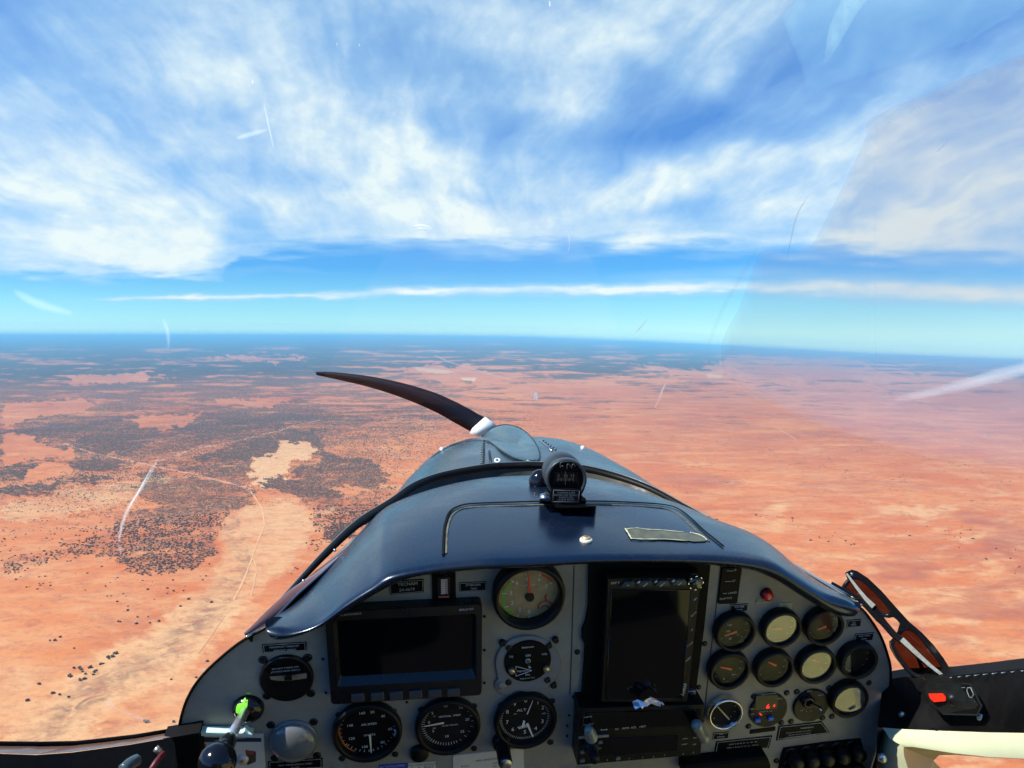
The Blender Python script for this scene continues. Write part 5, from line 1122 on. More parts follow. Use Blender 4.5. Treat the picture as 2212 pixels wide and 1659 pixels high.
placard('blue label reading ROTATION SPEED at the bottom edge', [(818,1653.5),(880,1649),(881,1672),(819,1676)], [('ROTATION SPEED', ZA(1262,1256), 4.6), ('35 KT', ZA(1262,1270), 5)], 4, mat=pmat('blue_label', (.035, .06, .36), .4), ink=pmat('pale_blue_ink', (.40, .50, .75), .5), border=False, group='printed labels at the bottom edge')
placard('white label reading STALL FLAPS EXTENDED 30 KT', [(881.5,1649),(941,1645.5),(942,1668),(882,1672)], [('STALL - FLAPS EXTENDED', ZA(1414,1248), 4.0), ('V    =   30 KT', ZA(1418,1262), 6.0)], 4, mat=m_paper, ink=m_blackm, border=False, group='printed labels at the bottom edge')
placard('white PRE-LANDING checklist card behind the altimeter knob', rcorner([(978,1632),(1131,1616),(1133,1700),(980,1712)], 4), [('PRE-LANDING CHECK', ZA(1785,1219), 5.2), ('OFF', ZA(1795,1241), 4.4), ('Brakes', ZA(1640,1255), 4.4), ('- - - - - - - -', ZA(1715,1249), 3), ('FIX', ZA(1795,1258), 4.4), ('Mixture', ZA(1645,1275), 4.4)], 5, mat=m_paper, ink=pmat('brown_ink', (.12, .05, .05), .6), border=False, name='checklist_card', cat='checklist', group=None)

# moving map navigator in its tray
o, loc, _ = dev('map_navigator', 'tall black moving map navigator with a dark screen, tab buttons and corner joystick', 'navigator', 1405, 1380)
tr_ = [ZM(300,150), ZM(1640,155), ZM(1570,860), ZM(1478,1560), ZM(1475,1680), ZM(212,1690), ZM(240,1330), ZM(255,1080), ZM(222,1000), ZM(222,900), ZM(262,800), ZM(290,640)]
poly(MB(), loc, tr_, .0002, .006).build('mounting_tray', m_blackm, o)
f_ = .026; body = [ZM(498,312), ZM(1545,296), ZM(1450,1120), ZM(1385,1690), ZM(425,1690), ZM(470,900)]
poly(MB(), loc, body, .004, f_, .0015).build('navigator_body', m_black, o)
scr = [ZM(545,440), ZM(1420,438), ZM(1375,1000), ZM(1318,1640), ZM(480,1645), ZM(515,950)]
poly(MB(), loc, scr, f_, f_+.0004).build('screen', m_screen, o)
mb = MB()
for i in range(6): a, b = [Vector((*loc(*scr[k % 6], f_), f_+.0006)) for k in (i, i+1)]; mb.tube([a, b], .0006, 5)
mb.build('screen_edge', m_gloss, o)
for x_, y_, s_ in [(640,412,'F1'),(830,405,'NEAR'),(1020,402,'MENU'),(1212,392,'MAP')]:
    pts = [ZM(x_, y_), ZM(x_+62, y_-60), ZM(x_+145, y_-66), ZM(x_+172, y_-44), ZM(x_+160, y_+8)]
    poly(MB(), loc, pts, f_-.001, f_+.0032, .001).build('tab_button', pmat('tab_button_plastic', (.035, .05, .05), .22), o)
    mb = MB(); txt(mb, loc, s_, ZM(x_+88, y_-18), 3.4, f_+.0035, rot=R(38), bold=.01); mb.build('button_lettering', m_dim, o)
for x_, y_ in [(835,350),(1025,342),(1218,335)]:
    a = Vector((*loc(*ZM(x_-18, y_+20), f_), f_+.001)); b = Vector((*loc(*ZM(x_+18, y_-15), f_), f_+.001)); MB().tube([a, b], .0018, 8).build('rubber_key', m_steel, o)
mb = MB()
for s_, q in [('EBG',(1470,545)),('GOTO',(1452,712)),('FP',(1436,884)),('CYCLE',(1412,1045)),('MODE',(1392,1210))]: txt(mb, loc, s_, ZM(*q), 3.6, f_+.0006, rot=R(45))
txt(mb, loc, 'EKP V', ZM(585,365), 5.2, f_+.0003); mb.build('lettering', m_dim, o)
mb = MB(); txt(mb, loc, 'AvMAP', ZM(1345,1545), 7.0, f_+.0006, rot=R(80), bold=.02); mb.build('maker_lettering', pmat('grey_green_print', (.42, .47, .43), .5), o)
x_, y_ = loc(*ZM(1475,362), f_+.006); rr_ = pxm(1503, 1259, 16.5)
MB().lathe([(rr_*.7, f_-.002), (rr_, f_+.001), (rr_, f_+.005), (rr_*.8, f_+.009), (rr_*.45, f_+.0105), (0, f_+.0105)], 28, c=(x_, y_)).build('joystick_knob', pmat('smoked_knob', (.02, .022, .022), .08, coat=1), o)
mb = MB(); ticks(mb, rr_*.78, rr_*1.0, 0, 315, 8, f_+.0072, .0022); mb.v = [v+Vector((x_, y_, 0)) for v in mb.v]; mb.build('knob_ridge', m_chrome, o)
for a, b, sx_ in [((205,270),(388,352),(277,310)), ((1380,182),(1488,262),(1422,218))]:
    poly(MB(), loc, [ZB(a[0], a[1]+6), ZB(b[0]-12, a[1]-4), ZB(b[0], b[1]-8), ZB(a[0], b[1])], .006, .012, .0008).build('mounting_bracket', m_alu, o)
    x_, y_ = loc(*ZB(*sx_), .012); MB().lathe([(.0042, .012), (.0038, .014), (.002, .0150), (.001, .0135), (0, .0135)], 16, c=(x_, y_)).build('screw', m_screw, o)
# crumpled foil
def foil():
    c3 = pp(1401, 1520, .040); M = frame_at(c3); o = thing('foil_scrap', 'crumpled bright silver foil scrap tucked under the navigator screen', 'foil', M); Mi = M.inverted(); g = np.random.default_rng(12)
    px0 = [ZB(785,325), ZB(840,290), ZB(885,262), ZB(940,250), ZB(1000,255), ZB(1060,262), ZB(1100,278), ZB(1112,310)]; px1 = [ZB(800,375), ZB(850,350), ZB(895,400), ZB(930,355), ZB(970,320), ZB(1030,330), ZB(1080,335), ZB(1108,325)]
    vs = []; n = len(px0); m = 5
    for k in range(m):
        for a, b in zip(px0, px1):
            t = k/(m-1); q = Mi @ pp(a[0]+(b[0]-a[0])*t, a[1]+(b[1]-a[1])*t, .040); vs.append((q.x+g.uniform(-.0008, .0008), q.y+g.uniform(-.0008, .0008), g.uniform(-.006, .006)))
    fs = [(k*n+i, k*n+i+1, (k+1)*n+i+1) if g.random() > .5 else (k*n+i, k*n+i+1, (k+1)*n+i+1) for k in range(m-1) for i in range(n-1)]+[(k*n+i, (k+1)*n+i+1, (k+1)*n+i) for k in range(m-1) for i in range(n-1)]
    MB().add(vs, fs).build('foil', pmat('crumpled_foil', (.98, .95, 1.0), .32, metal=.75), o)
foil()
# radio stack
o, loc, _ = dev('radio_stack', 'black radio and transponder stack with knobs and rows of small keys', 'radio', 1385, 1585)
f_ = .030; fr_ = [(1253,1531),(1522,1522),(1513.5,1630.5),(1247,1653)]
poly(MB(), loc, fr_, .0, f_, .0006).build('radio_case', m_black, o)
L4 = [(1262,1541),(1515,1533),(1511,1568),(1258,1576)]; poly(MB(), loc, L4, f_, f_+.0012, .0004).build('radio_display', m_screen, o)
poly(MB(), loc, [(1300,1596),(1465,1590),(1463,1622),(1298,1634)], f_, f_+.0010, .0004).build('transponder_display', m_screen, o)
poly(MB(), loc, [ZB(182,690), ZB(515,668), ZB(515,690), ZB(182,712)], f_, f_+.002, .0004).build('bright_edge', m_alu, o)
mb = MB()
for s_, q, h_ in [('GARMIN',(280,465),3.2),('EC',(604,600),4.6),('MON',(697,590),4.6),('RCL',(790,582),4.6),('MEM',(885,572),4.6),('ON',(413,757),4.0),('IDENT',(248,790),3.4),('ALT',(413,812),3.2),('VFR',(250,862),3.2),('FUNC',(1358,705),3.0),('CRSR',(1470,695),3.0),('START',(1350,768),3.0),('CLR',(1460,768),3.0),
    ('0',(240,958),3.6),('1',(350,948),3.6),('2',(495,940),3.6),('3',(615,934),3.6),('4',(737,925),3.6),('5',(887,914),3.6),('6',(1008,904),3.6),('7',(1130,890),3.6),('8',(1337,874),3.6),('9',(1448,860),3.6),('PULL SQ/TST',(290,548),2.6)]: txt(mb, loc, s_, ZB(*q), h_, f_+.0014)
bar(mb, loc, ZB(430,608), ZB(488,605), 1.0, f_+.0012); 
for a, b, c in [((418,609),(436,600),(436,616)), ((500,605),(482,597),(482,613))]: poly(mb, loc, [ZB(*a), ZB(*b), ZB(*c)], f_+.0012, f_+.0014)
mb.build('lettering', m_dim, o)
for q in [(612,915),(218,845),(218,940),(245,760),(415,738)]:
    x_, y_ = loc(*ZB(*q), f_); MB().prism(rrect(.0055, .0042, .0012, 3, x_, y_), f_, f_+.0025, ch=.0006).build('key', pmat('grey_key', (.13, .17, .15), .3), o)
x_, y_ = loc(*ZB(300,745), f_); MB().lathe([(.0095, f_), (.009, f_+.010), (.0075, f_+.011), (.0065, f_+.012), (.0062, f_+.026), (.005, f_+.028), (0, f_+.028)], 28, c=(x_, y_-.002)).build('tuning_knob', m_black, o)
kd = (Vector((0, .35, 1))).normalized()
def bentknob(q0, q1, w0, w1, r0, r1, name='volume_knob'):
    a = Vector((*loc(*q0, w0), w0)); b = Vector((*loc(*q1, w1), w1)); d = (b-a); L_ = d.length; M = Matrix.Translation(a) @ d.to_track_quat('Z', 'Y').to_matrix().to_4x4()
    MB().lathe([(0, 0), (r0, 0), (r0, L_*.42), (r1*.9, L_*.45), (r1*.9, L_*.92), (r1*.7, L_), (0, L_)], 24, M=M).build(name, pmat('ribbed_grey_knob', (.20, .24, .22), .32, metal=.3, noise=.3, nscale=350), o)
bentknob(ZB(320,690), ZB(288,600), f_+.012, f_+.030, .0075, .0062)
bentknob(ZB(1565,700), ZB(1480,540), f_-.004, f_+.022, .0068, .0078)
# flap position placard
o, loc, _ = dev('flap_indicator', 'tall black flap position strip marked 0, 15 and LAND', 'indicator', 1578, 1266)
poly(MB(), loc, rcorner([ZG(362,55), ZG(572,55), ZG(520,432), ZG(316,437)], 4), .0002, .0025, .0006).build('strip', m_label, o)
mb = MB()
for s_, q, h_ in [('0',(500,78),5.5),('15°',(482,192),5),('LAND',(470,315),5),('FLAP POS',(400,375),4.6)]: txt(mb, loc, s_, ZG(*q), h_, .0028)
for a, b in [((410,86),(482,86)),((390,198),(455,198)),((372,323),(410,323))]: bar(mb, loc, ZG(*a), ZG(*b), .9, .0025)
mb.build('lettering', m_dim, o)
# generator lamp
o, loc, _ = dev('warning_lamp', 'round red generator warning lamp above a tape label', 'lamp', 1654.4, 1281.7)
rr_ = pxm(1654, 1281, 12.3); MB().lathe([(rr_*1.1, 0), (rr_*1.08, .002), (rr_, .003)], 28).build('collar', m_black, o)
MB().lathe([(rr_, .0025), (rr_*.97, .007), (rr_*.6, .0085), (0, .009)], 28).build('lens', pmat('red_lens', (.60, .008, .012), .15, coat=.6), o)

# engine gauges on the right
mg = {}
def small(name, lab, px_, py_, rp, ndl=None, nums=(), bright=False, chrome=False, grp='small engine gauges on the right', h_=.014, tilt=0.0):
    o, loc, r, z = gauge(name, lab, 'gauge', px_, py_, rp, grp, h_=h_, ri=.80 if not chrome else .86, bezel=m_chrome if chrome else None, glass=m_gglass2 if bright else m_gglass, tilt=tilt)
    mb = MB(); ticks(mb, r*.66, r*.74, 225, -45, 10, z, .0005)
    for s_, q, h2 in nums: txt(mb, loc, s_, q, h2, z)
    mb.build('markings', m_dim, o)
    if ndl: bar(MB(), loc, ndl[0], ndl[1], 4.2 if not chrome else 3.2, z+.0016, .5, .0008).build('needle', m_needle if not chrome else m_steel, o)
    return o, loc, r, z
small('water_temperature_gauge', 'small black gauge with red needle and figure 100 below the WATER TEMP label', 1590.7, 1370, 45.5, (ZG(513,720), ZG(388,762)), [('120', ZG(437,652), 5), ('100', ZG(422,717), 5), ('50', ZG(445,793), 5), ('°C', ZG(525,752), 4)])
small('oil_temperature_gauge', 'small gauge whose glass reflects pale green cloth, second of the top row', 1691.3, 1362.6, 44.5, (ZG(985,688), ZG(868,695)), bright=True)
small('oil_pressure_gauge', 'small gauge half hidden under the right end of the glareshield', 1784, 1358, 43.5, (ZG(1447,662), ZG(1352,698)))
small('cylinder_temperature_gauge', 'small black gauge with a red needle, directly below the water gauge', 1577.6, 1452.5, 46, (ZG(460,1113), ZG(345,1088)), [('0', ZG(380,1212), 5), ('bar', ZG(480,1168), 4)])
small('fuel_gauge', 'small black gauge with a short red needle tilted down to the right, middle row', 1675, 1449, 43.5, (ZG(923,1073), ZG(845,1038)))
small('fuel_gauge', 'small gauge reflecting pale cloth and brown, middle of the right hand cluster', 1767.5, 1441.5, 43.5, (ZG(1370,1030), ZG(1292,1012)), bright=True)
small('fuel_level_gauge', 'dark unlit gauge with a white bezel glint, rightmost of the middle row', 1857.7, 1432, 43)
small('fuel_pressure_gauge', 'gauge with a bright chrome ring beside the radio stack', 1569, 1545.5, 38.5, (ZD(435,592), ZD(312,458)), chrome=True, grp=None, h_=.012)
small('ammeter', 'small gauge reflecting pale cloth at the bottom right of the panel', 1837.6, 1516, 42.5, None, bright=True, tilt=-9)
o, loc, _ = dev('engine_monitor', 'round black digital engine display with red digits and two blue keys', 'display', 1658, 1531)
rr_ = pxm(1658, 1531, 42.5); MB().lathe([(rr_, 0), (rr_, .003), (rr_*.97, .004), (0, .004)], 48, smooth=False).build('faceplate', m_black, o)
poly(MB(), loc, [ZD(715,352), ZD(945,338), ZD(935,480), ZD(705,500)], .004, .0046).build('digit_window', m_screen, o)
m_led = pmat('lit_red_led', (.5, .01, .01), .4, emit=(1.0, .015, .02), estr=1.1)
mb = MB(); txt(mb, loc, '6', ZD(838,458), 11, .0048, wx=1.1, bold=.03); txt(mb, loc, '4', ZD(902,450), 7.5, .0048, bold=.03); bar(mb, loc, ZD(752,530), ZD(772,548), 2.6, .0046); mb.build('digits', m_led, o)
for q in [(732,605),(868,585)]:
    x_, y_ = loc(*ZD(*q), .006); MB().prism(rrect(.0075, .0052, .001, 3, x_, y_), .004, .0075, ch=.0006).build('blue_key', pmat('blue_key', (.02, .13, .55), .35), o)
mb = MB(); [txt(mb, loc, s_, ZD(*q), 2.8, .0046) for s_, q in [('ENGINE MONITOR',(850,330)),('CHT EGT OIL FUEL',(810,512)),('MENU',(675,485)),('AUX',(675,540)),('SELECT',(968,375))]]; mb.build('lettering', m_dim, o)
o, loc, _ = dev('ignition_switch', 'round black ignition switch with a key barrel between two small round dials', 'switch', 1750, 1521.6)
rr_ = pxm(1750, 1521, 40.5); MB().lathe([(rr_, 0), (rr_, .003), (rr_*.96, .004), (0, .004)], 48, smooth=False).build('faceplate', m_black, o)
x_, y_ = loc(*ZD(1270,430), .012); MB().lathe([(.0085, .004), (.0085, .010), (.007, .012), (.0045, .012), (.004, .010), (0, .010)], 28, c=(x_, y_)).build('key_barrel', m_gloss, o)
MB().prism([(x_-.002, y_-.001), (x_+.014, y_-.010), (x_+.017, y_-.007), (x_+.002, y_+.002)], .011, .015, ch=.0006).build('key_lever', m_black, o)
mb = MB(); mb.lathe([(.0018, .015), (.001, .0165), (0, .0166)], 10, c=(x_+.0145, y_-.0085)); mb.build('lever_tip', m_chrome, o)
mb = MB(); [txt(mb, loc, s_, ZD(*q), 3.0, .0043) for s_, q in [('OFF',(1190,500)),('L',(1240,510)),('R',(1290,505)),('BOTH',(1270,300)),('START',(1390,340))]]; mb.build('lettering', m_dim, o)
# breaker knobs lower right
for i, q in enumerate([(1072,945),(1233,925),(1392,905),(1552,885),(1712,862),(1040,1078),(1205,1062),(1370,1045),(1535,1028),(1700,1008)]):
    row = 'upper' if i < 5 else 'lower'; k = i % 5
    x3 = ZD(*q); pos = ['leftmost', 'second from the left', 'middle', 'second from the right', 'rightmost'][k]
    o, loc, _ = dev('circuit_breaker', f'black round breaker knob, {pos} of the {row} row at the lower right', 'circuit breaker', x3[0], x3[1], group='breaker knobs at the lower right')
    r_ = .0088; MB().lathe([(r_*.6, 0), (r_*.6, .006), (r_, .007), (r_, .021), (r_*.8, .0235), (0, .024)], 24).build('knob', m_black, o)
    MB().lathe([(r_*1.05, 0), (r_*1.05, .0015), (r_*.7, .002)], 20).build('nut', m_screw, o)
o, loc, _ = dev('breaker_plate', 'black backing plate behind the breaker knobs', 'plate', 1770, 1640)
poly(MB(), loc, [ZD(1000,890), ZD(1420,830), ZD(1800,790), ZD(1830,880), ZD(1800,1100), ZD(940,1140), ZD(975,960)], .0001, .001).build('plate', m_blackm, o)
o, loc, _ = dev('lower_console', 'black console edge under the deviation table', 'console', 1560, 1660)
poly(MB(), loc, rcorner([ZD(-30,1090), ZD(840,990), ZD(880,1100), ZD(860,1200), ZD(-40,1200)], 5), .0002, .02, .003).build('console', m_blackm, o)

# CO detector card, lower left
o, loc, _ = dev('detector_card', 'white and blue carbon monoxide detector card at the lower left of the panel', 'card', 497, 1625)
poly(MB(), loc, [ZQ(243,640), ZQ(978,655), ZQ(1000,1060), ZQ(250,1060)], .0003, .0022, .0003).build('card', m_paper, o)
poly(MB(), loc, [ZQ(245,632), ZQ(620,640), ZQ(740,640), ZQ(770,618), ZQ(810,645), ZQ(855,655), ZQ(852,690), ZQ(245,680)], .0022, .012, .001).build('sunlit_lip', pmat('sunlit_lip_tint', (.60, .80, .70), .25), o)  # sunlit top of the card put in as a pale raised strip
poly(MB(), loc, [ZQ(262,690), ZQ(955,700), ZQ(955,740), ZQ(262,745)], .0022, .0025).build('blue_header', pmat('navy_header', (.03, .04, .09), .4), o)
mb = MB(); txt(mb, loc, '10-Minute Cockpit CO Detector', ZQ(610,712), 3.4, .0027); mb.build('lettering', m_white, o)
poly(MB(), loc, [ZQ(780,830), ZQ(895,850), ZQ(895,960), ZQ(800,1000)], .0022, .0026).build('brown_picture', pmat('brown_print', (.10, .06, .04), .5), o)
poly(MB(), loc, [ZQ(790,835), ZQ(880,845), ZQ(860,885), ZQ(800,870)], .0026, .0029).build('red_picture', pmat('red_print', (.38, .07, .03), .5), o)
poly(MB(), loc, [ZQ(270,770), ZQ(340,765), ZQ(360,860), ZQ(280,880)], .0022, .0026).build('orange_picture', pmat('orange_print', (.40, .14, .05), .5), o)
x_, y_ = loc(*ZQ(748,945), .004); MB().lathe([(.0068, .0022), (.006, .0045), (.003, .006), (0, .0064)], 24, c=(x_, y_)).build('sensor_blister', pmat('clear_blister', (.62, .58, .48), .15, coat=.8), o)
x_, y_ = loc(*ZQ(745,955), .006); MB().lathe([(.0022, .0066), (.0018, .0070), (0, .0071)], 16, c=(x_, y_)).build('orange_spot', m_orange, o)
# throttle friction dome with green mark, and the lever in front of it
o, loc, _ = dev('friction_knob', 'black domed knob on the panel with a bright green patch', 'knob', 537, 1528)
rr_ = pxm(537, 1528, 33.5); hd = .013; MB().lathe([(rr_, 0)]+[(rr_*math.cos(a), .002+hd*math.sin(a)) for a in np.linspace(0, math.pi/2, 12)][:-1]+[(0, .002+hd)], 40, sy=.95).build('dome', m_gloss, o)
dz_ = lambda x_, y_: .002+hd*math.sqrt(max(.02, 1-(x_*x_+y_*y_/.9)/(rr_*rr_)))+.0004
gp = [(680,350),(690,330),(712,318),(735,312),(752,292),(770,275),(782,290),(800,288),(806,312),(803,345),(790,362),(770,372),(748,372),(725,388),(700,402),(680,400),(676,375)]
def surf(pts, name, mat):
    L_ = [loc(*ZQ(*q), .009) for q in pts]; c = (sum(p[0] for p in L_)/len(L_), sum(p[1] for p in L_)/len(L_)); vs = [(c[0], c[1], dz_(*c))]; n = len(L_)
    for f in (.5, 1): vs += [(c[0]+(x_-c[0])*f, c[1]+(y_-c[1])*f, dz_(c[0]+(x_-c[0])*f, c[1]+(y_-c[1])*f)) for x_, y_ in L_]
    fs = [(0, 1+i, 1+(i+1) % n) for i in range(n)]+[(1+i, 1+n+i, 1+n+(i+1) % n, 1+(i+1) % n) for i in range(n)]; MB().add(vs, fs, True).build(name, mat, o)
m_lime = pmat('lime_green', (.22, .85, .03), .5, emit=(.25, 1, .03), estr=0)
surf(gp, 'green_patch', m_lime); surf([(780,232),(805,226),(832,232),(830,240),(802,243),(782,241)], 'green_fleck', m_lime)
surf([(708,432),(722,412),(745,400),(780,392),(782,400),(748,410),(728,424),(718,440)], 'green_crescent', m_lime)
a3 = P(529, 1538, .858); b3 = P(*ZQ(600,715), .775); c3 = P(*ZQ(560,790), .75); k3 = P(*ZQ(470,960), .715)
Ml = Matrix.Translation(k3); lev = thing('throttle_lever', 'chrome throttle rod with a glossy black ball knob, lower left corner', 'lever', Ml); Mi = Ml.inverted()
def addw(mb, name, mat, par): mb.v = [Mi @ Vector(v) for v in mb.v]; return mb.build(name, mat, par)
addw(MB().tube([a3, b3], .0052, 20), 'rod', pmat('bright_rod', (.85, .88, .86), .22, metal=.8), lev)
addw(MB().tube([b3+(a3-b3)*.06, b3, b3.lerp(c3, .5), c3, c3+(k3-c3)*.35], [.0048, .0072, .0084, .0080, .0068], 20), 'collar', m_gloss, lev)
rk = pxm(470, 1645, 40)*k3.dot(CF)/panelZ(470, 1645)
addw(MB().lathe([(rk*math.sin(a), -rk*math.cos(a)) for a in np.linspace(0.001, math.pi-.001, 20)], 36, M=Matrix.Translation(k3)), 'ball_knob', m_gloss, lev)
# small knobs cut by the bottom edge
o, loc, _ = dev('pull_knob', 'pale rim of a round knob cut by the bottom edge below the radio', 'knob', 1268, 1672)
MB().lathe([(.012, 0), (.012, .010), (.010, .012), (0, .012)], 28).build('knob', pmat('olive_knob', (.35, .42, .16), .35), o)

# ------------------------------------------------------------------ magnetic compass on the coaming
ZK = lambda x_, y_: ((2050+x_/4.74)/1.852, (1750+y_/4.74)/1.852)
ZF_ = on_dash(1226, 1094)[0].dot(CF)-.012; KZ = ZF_-1.12
fc = P(*ZK(1028,800), ZF_); bc = P(*ZK(915,615), ZF_+.07); ax = (fc-bc).normalized(); rc_ = 44.4*ZF_/FPX
yv = (CU-ax*CU.dot(ax)).normalized(); xv = yv.cross(ax).normalized(); Mc = Matrix((xv, yv, ax)).transposed().to_4x4(); Mc.translation = fc
comp = thing('magnetic_compass', 'black cylindrical magnetic compass on top of the glareshield', 'compass', Mc); Lc = (fc-bc).length; Mci = Mc.inverted()
MB().lathe([(0, -Lc-.006), (rc_*.7, -Lc-.005), (rc_*.97, -Lc), (rc_*1.0, -Lc+.004), (rc_*1.0, -.018), (rc_*.97, -.0175), (rc_*.97, -.0165), (rc_*1.0, -.016), (rc_*1.0, -.002), (rc_*.97, 0), (rc_*.86, 0), (rc_*.84, -.003)], 64).build('housing', pmat('satin_black_housing', (.022, .028, .032), .38), comp)
MB().lathe([(rc_*.86, -.0028), (0, -.0028)], 48, smooth=False).build('face', m_blackm, comp)
def locc(q): d = Mci.to_3x3() @ ray(*q); o_ = Mci @ Vector((0, 0, 0)); t = -o_.z/d.z; v = o_+d*t; return (v.x, v.y)
wn = [ZK(795,650), ZK(1262,650), ZK(1262,905), ZK(1235,930), ZK(825,930), ZK(795,905)]
MB().prism([locc(q) for q in wn], -.0027, -.0012, ch=.0006).build('card_window', m_screen, comp)
mb = MB()
for s_, q, h_ in [('S',(876,730),.0055),('15',(1008,732),.0055),('12',(1135,728),.0055)]: x_, y_ = locc(ZK(*q)); mb.text(s_, x_, y_, h_*.72/.7, -.001, bold=0)
for k in range(13): x_, y_ = locc(ZK(860+k*25, 790)); mb.box(x_-.0002, x_+.0002, y_-(.002 if k % 3 else .003), y_+.001, -.0011, -.0009)
x0, y0 = locc(ZK(1018,640)); x1, y1 = locc(ZK(1005,905)); mb.box(x1-.0002, x1+.0002, y1, y0, -.0009, -.0007); mb.build('compass_card', pmat('faint_print', (.07, .085, .08), .5), comp)
mb = MB()
for pl in ([(912,575),(908,500),(935,470),(1040,455),(1140,460),(1185,480)], [(1040,595),(1035,535),(1052,508),(1080,510),(1098,560)], [(1120,585),(1135,520),(1170,505),(1190,555)], [(945,560),(950,540),(968,545)]):
    mb.tube(smooth_path([Vector((*locc(ZK(*q)), .0004)) for q in pl], 4), .0006, 5)
mb.build('adjuster_outline', pmat('grey_edge', (.04, .05, .05), .35), comp)
mb = MB(); mb.v = []; zz = 1.10
def blk(pts, z0, z1, name, mat, bev=.0):
    mb = MB(); f = [Mci @ P(*ZK(*q), z0+KZ) for q in pts]; b = [Mci @ P(*ZK(*q), z1+KZ) for q in pts]; n = len(pts)
    mb.add(f+b, [tuple(range(n)), tuple(reversed(range(n, 2*n)))]+[(i, n+i, n+(i+1) % n, (i+1) % n) for i in range(n)]); return mb.build(name, mat, comp)
blk([(640,960),(700,1080),(730,1240),(770,1290),(1250,1300),(1300,1200),(1400,1190),(1310,1090),(1370,980)], 1.125, 1.18, 'bracket', m_black)
blk([(780,1268),(1590,1300),(1585,1322),(820,1338)], 1.09, 1.16, 'base_foot', m_blackm)
blk([(735,952),(1308,966),(1262,1250),(728,1242)], 1.100, 1.106, 'placard', m_label)
blk([(1310,1110),(1385,1150),(1400,1195),(1300,1200)], 1.10, 1.15, 'right_foot', m_black)
blk([(508,1172),(540,1160),(700,1160),(716,1185),(700,1208),(540,1205)], 1.10, 1.16, 'left_foot', m_black)
blk([(540,1160),(620,1030),(650,1060),(712,1160)], 1.165, 1.17, 'dusty_gusset', pmat('dusty_gusset', (.16, .17, .11), .7, noise=.4, nscale=100))
q = P(*ZK(612,1142), 1.118+KZ); mb = MB().lathe([(.0065, 0), (.006, .003), (.002, .0045), (0, .0046)], 20, M=Mci @ Matrix.Translation(q) @ (CU-CF*.4).to_track_quat('Z', 'Y').to_matrix().to_4x4()); mb.build('foot_screw', m_steel, comp)
mp_ = Mci @ P(*ZK(1020,1100), 1.0992); mb = MB()
for s_, y_ in [('COMPASS & EFIS',1048),('ERRORS LESS THAN 1°',1093),("RADIO'S ON",1136),('24-4679 20/5/15',1180)]:
    v = Mci @ P(*ZK(1015, y_), 1.0985+KZ); w_v = Matrix.Translation(v) @ (Mci.to_3x3() @ Matrix((CR, CU, -CF)).transposed()).to_4x4(); mb.text(s_, 0, 0, .00215/.7, 0, M=w_v, bold=0)
def edge(a, b): mb.tube([Mci @ P(*ZK(*a), 1.0988+KZ), Mci @ P(*ZK(*b), 1.0988+KZ)], .00028, 4)
for a, b in [((780,998),(1272,1012)),((1272,1012),(1250,1225)),((1250,1225),(765,1218)),((765,1218),(780,998))]: edge(a, b)
mb.build('placard_lettering', pmat('dim_engraving', (.09, .11, .13), .5), comp)
PZ_ = on_dash(*ZK(470,935))[0].dot(CF)+.012; rp_ = 23.5*PZ_/FPX; upn = (CU*.97-CF*.2).normalized(); Mk = upn.to_track_quat('Z', 'Y').to_matrix().to_4x4(); Mk.translation = P(*ZK(520,880), PZ_)
pk_o = thing('antenna_puck', 'glossy black mushroom shaped antenna puck behind the compass', 'antenna', Mk)
MB().lathe([(rp_*.85, -.006), (rp_, 0), (rp_*1.02, .003)]+[(rp_*1.02*math.cos(a), .003+.018*math.sin(a)) for a in np.linspace(0.1, math.pi/2, 12)][:-1]+[(0, .021)], 48).build('puck', m_gloss, pk_o)
MB().lathe([(rp_*1.0, -.0062), (rp_*.9, -.0075), (0, -.0075)], 40).build('gasket', m_blackm, pk_o)

# ------------------------------------------------------------------ sunglasses lodged between panel and right sill
g3 = lambda x_, y_, dz=0.0: P(*ZS(x_, y_), 1.02-.00007*(x_-160)+dz)
Mg = Matrix.Translation(g3(560, 590)); sg = thing('sunglasses', 'black framed sunglasses with brown lenses stuck between panel and right sill', 'sunglasses', Mg); Mgi = Mg.inverted()
def gw(mb, name, mat): mb.v = [Mgi @ Vector(v) for v in mb.v]; return mb.build(name, mat, sg)
def gpoly(pts, z0, z1, name, mat, bevel=0):
    n = len(pts); f = [g3(*q, z0) for q in pts]; b = [g3(*q, z1) for q in pts]; o = gw(MB().add(f+b, [tuple(range(n)), tuple(reversed(range(n, 2*n)))]+[(i, n+i, n+(i+1) % n, (i+1) % n) for i in range(n)]), name, mat)
    if bevel: m_ = o.modifiers.new('bevel', 'BEVEL'); m_.width = bevel; m_.segments = 2
    return o
def sp2(pts, n=5): return [(p.x, p.y) for p in smooth_path([(a, b, 0) for a, b in pts], n, True)]
l1 = sp2([(145,285),(175,240),(215,208),(260,213),(310,245),(380,310),(450,385),(495,445),(500,480),(470,500),(415,480),(340,430),(250,370),(180,318)])
l2 = sp2([(512,715),(530,680),(575,620),(615,594),(660,603),(720,650),(790,735),(850,810),(890,865),(905,905),(880,935),(810,962),(720,965),(660,935),(600,870),(545,790)])
m_lens = glass_mat('brown_lens', .9, tint=(.10, .036, .024)); m_frame = pmat('glossy_black_acetate', (.008, .009, .010), .15, coat=.5)
for l_ in (l1, l2):
    n = len(l_); gw(MB().add([g3(*q) for q in l_], [tuple(range(n))]), 'lens', m_lens)
    gw(MB().tube([g3(*q, -.001) for q in l_], .0028, 8, closed=True), 'lens_rim', m_frame)
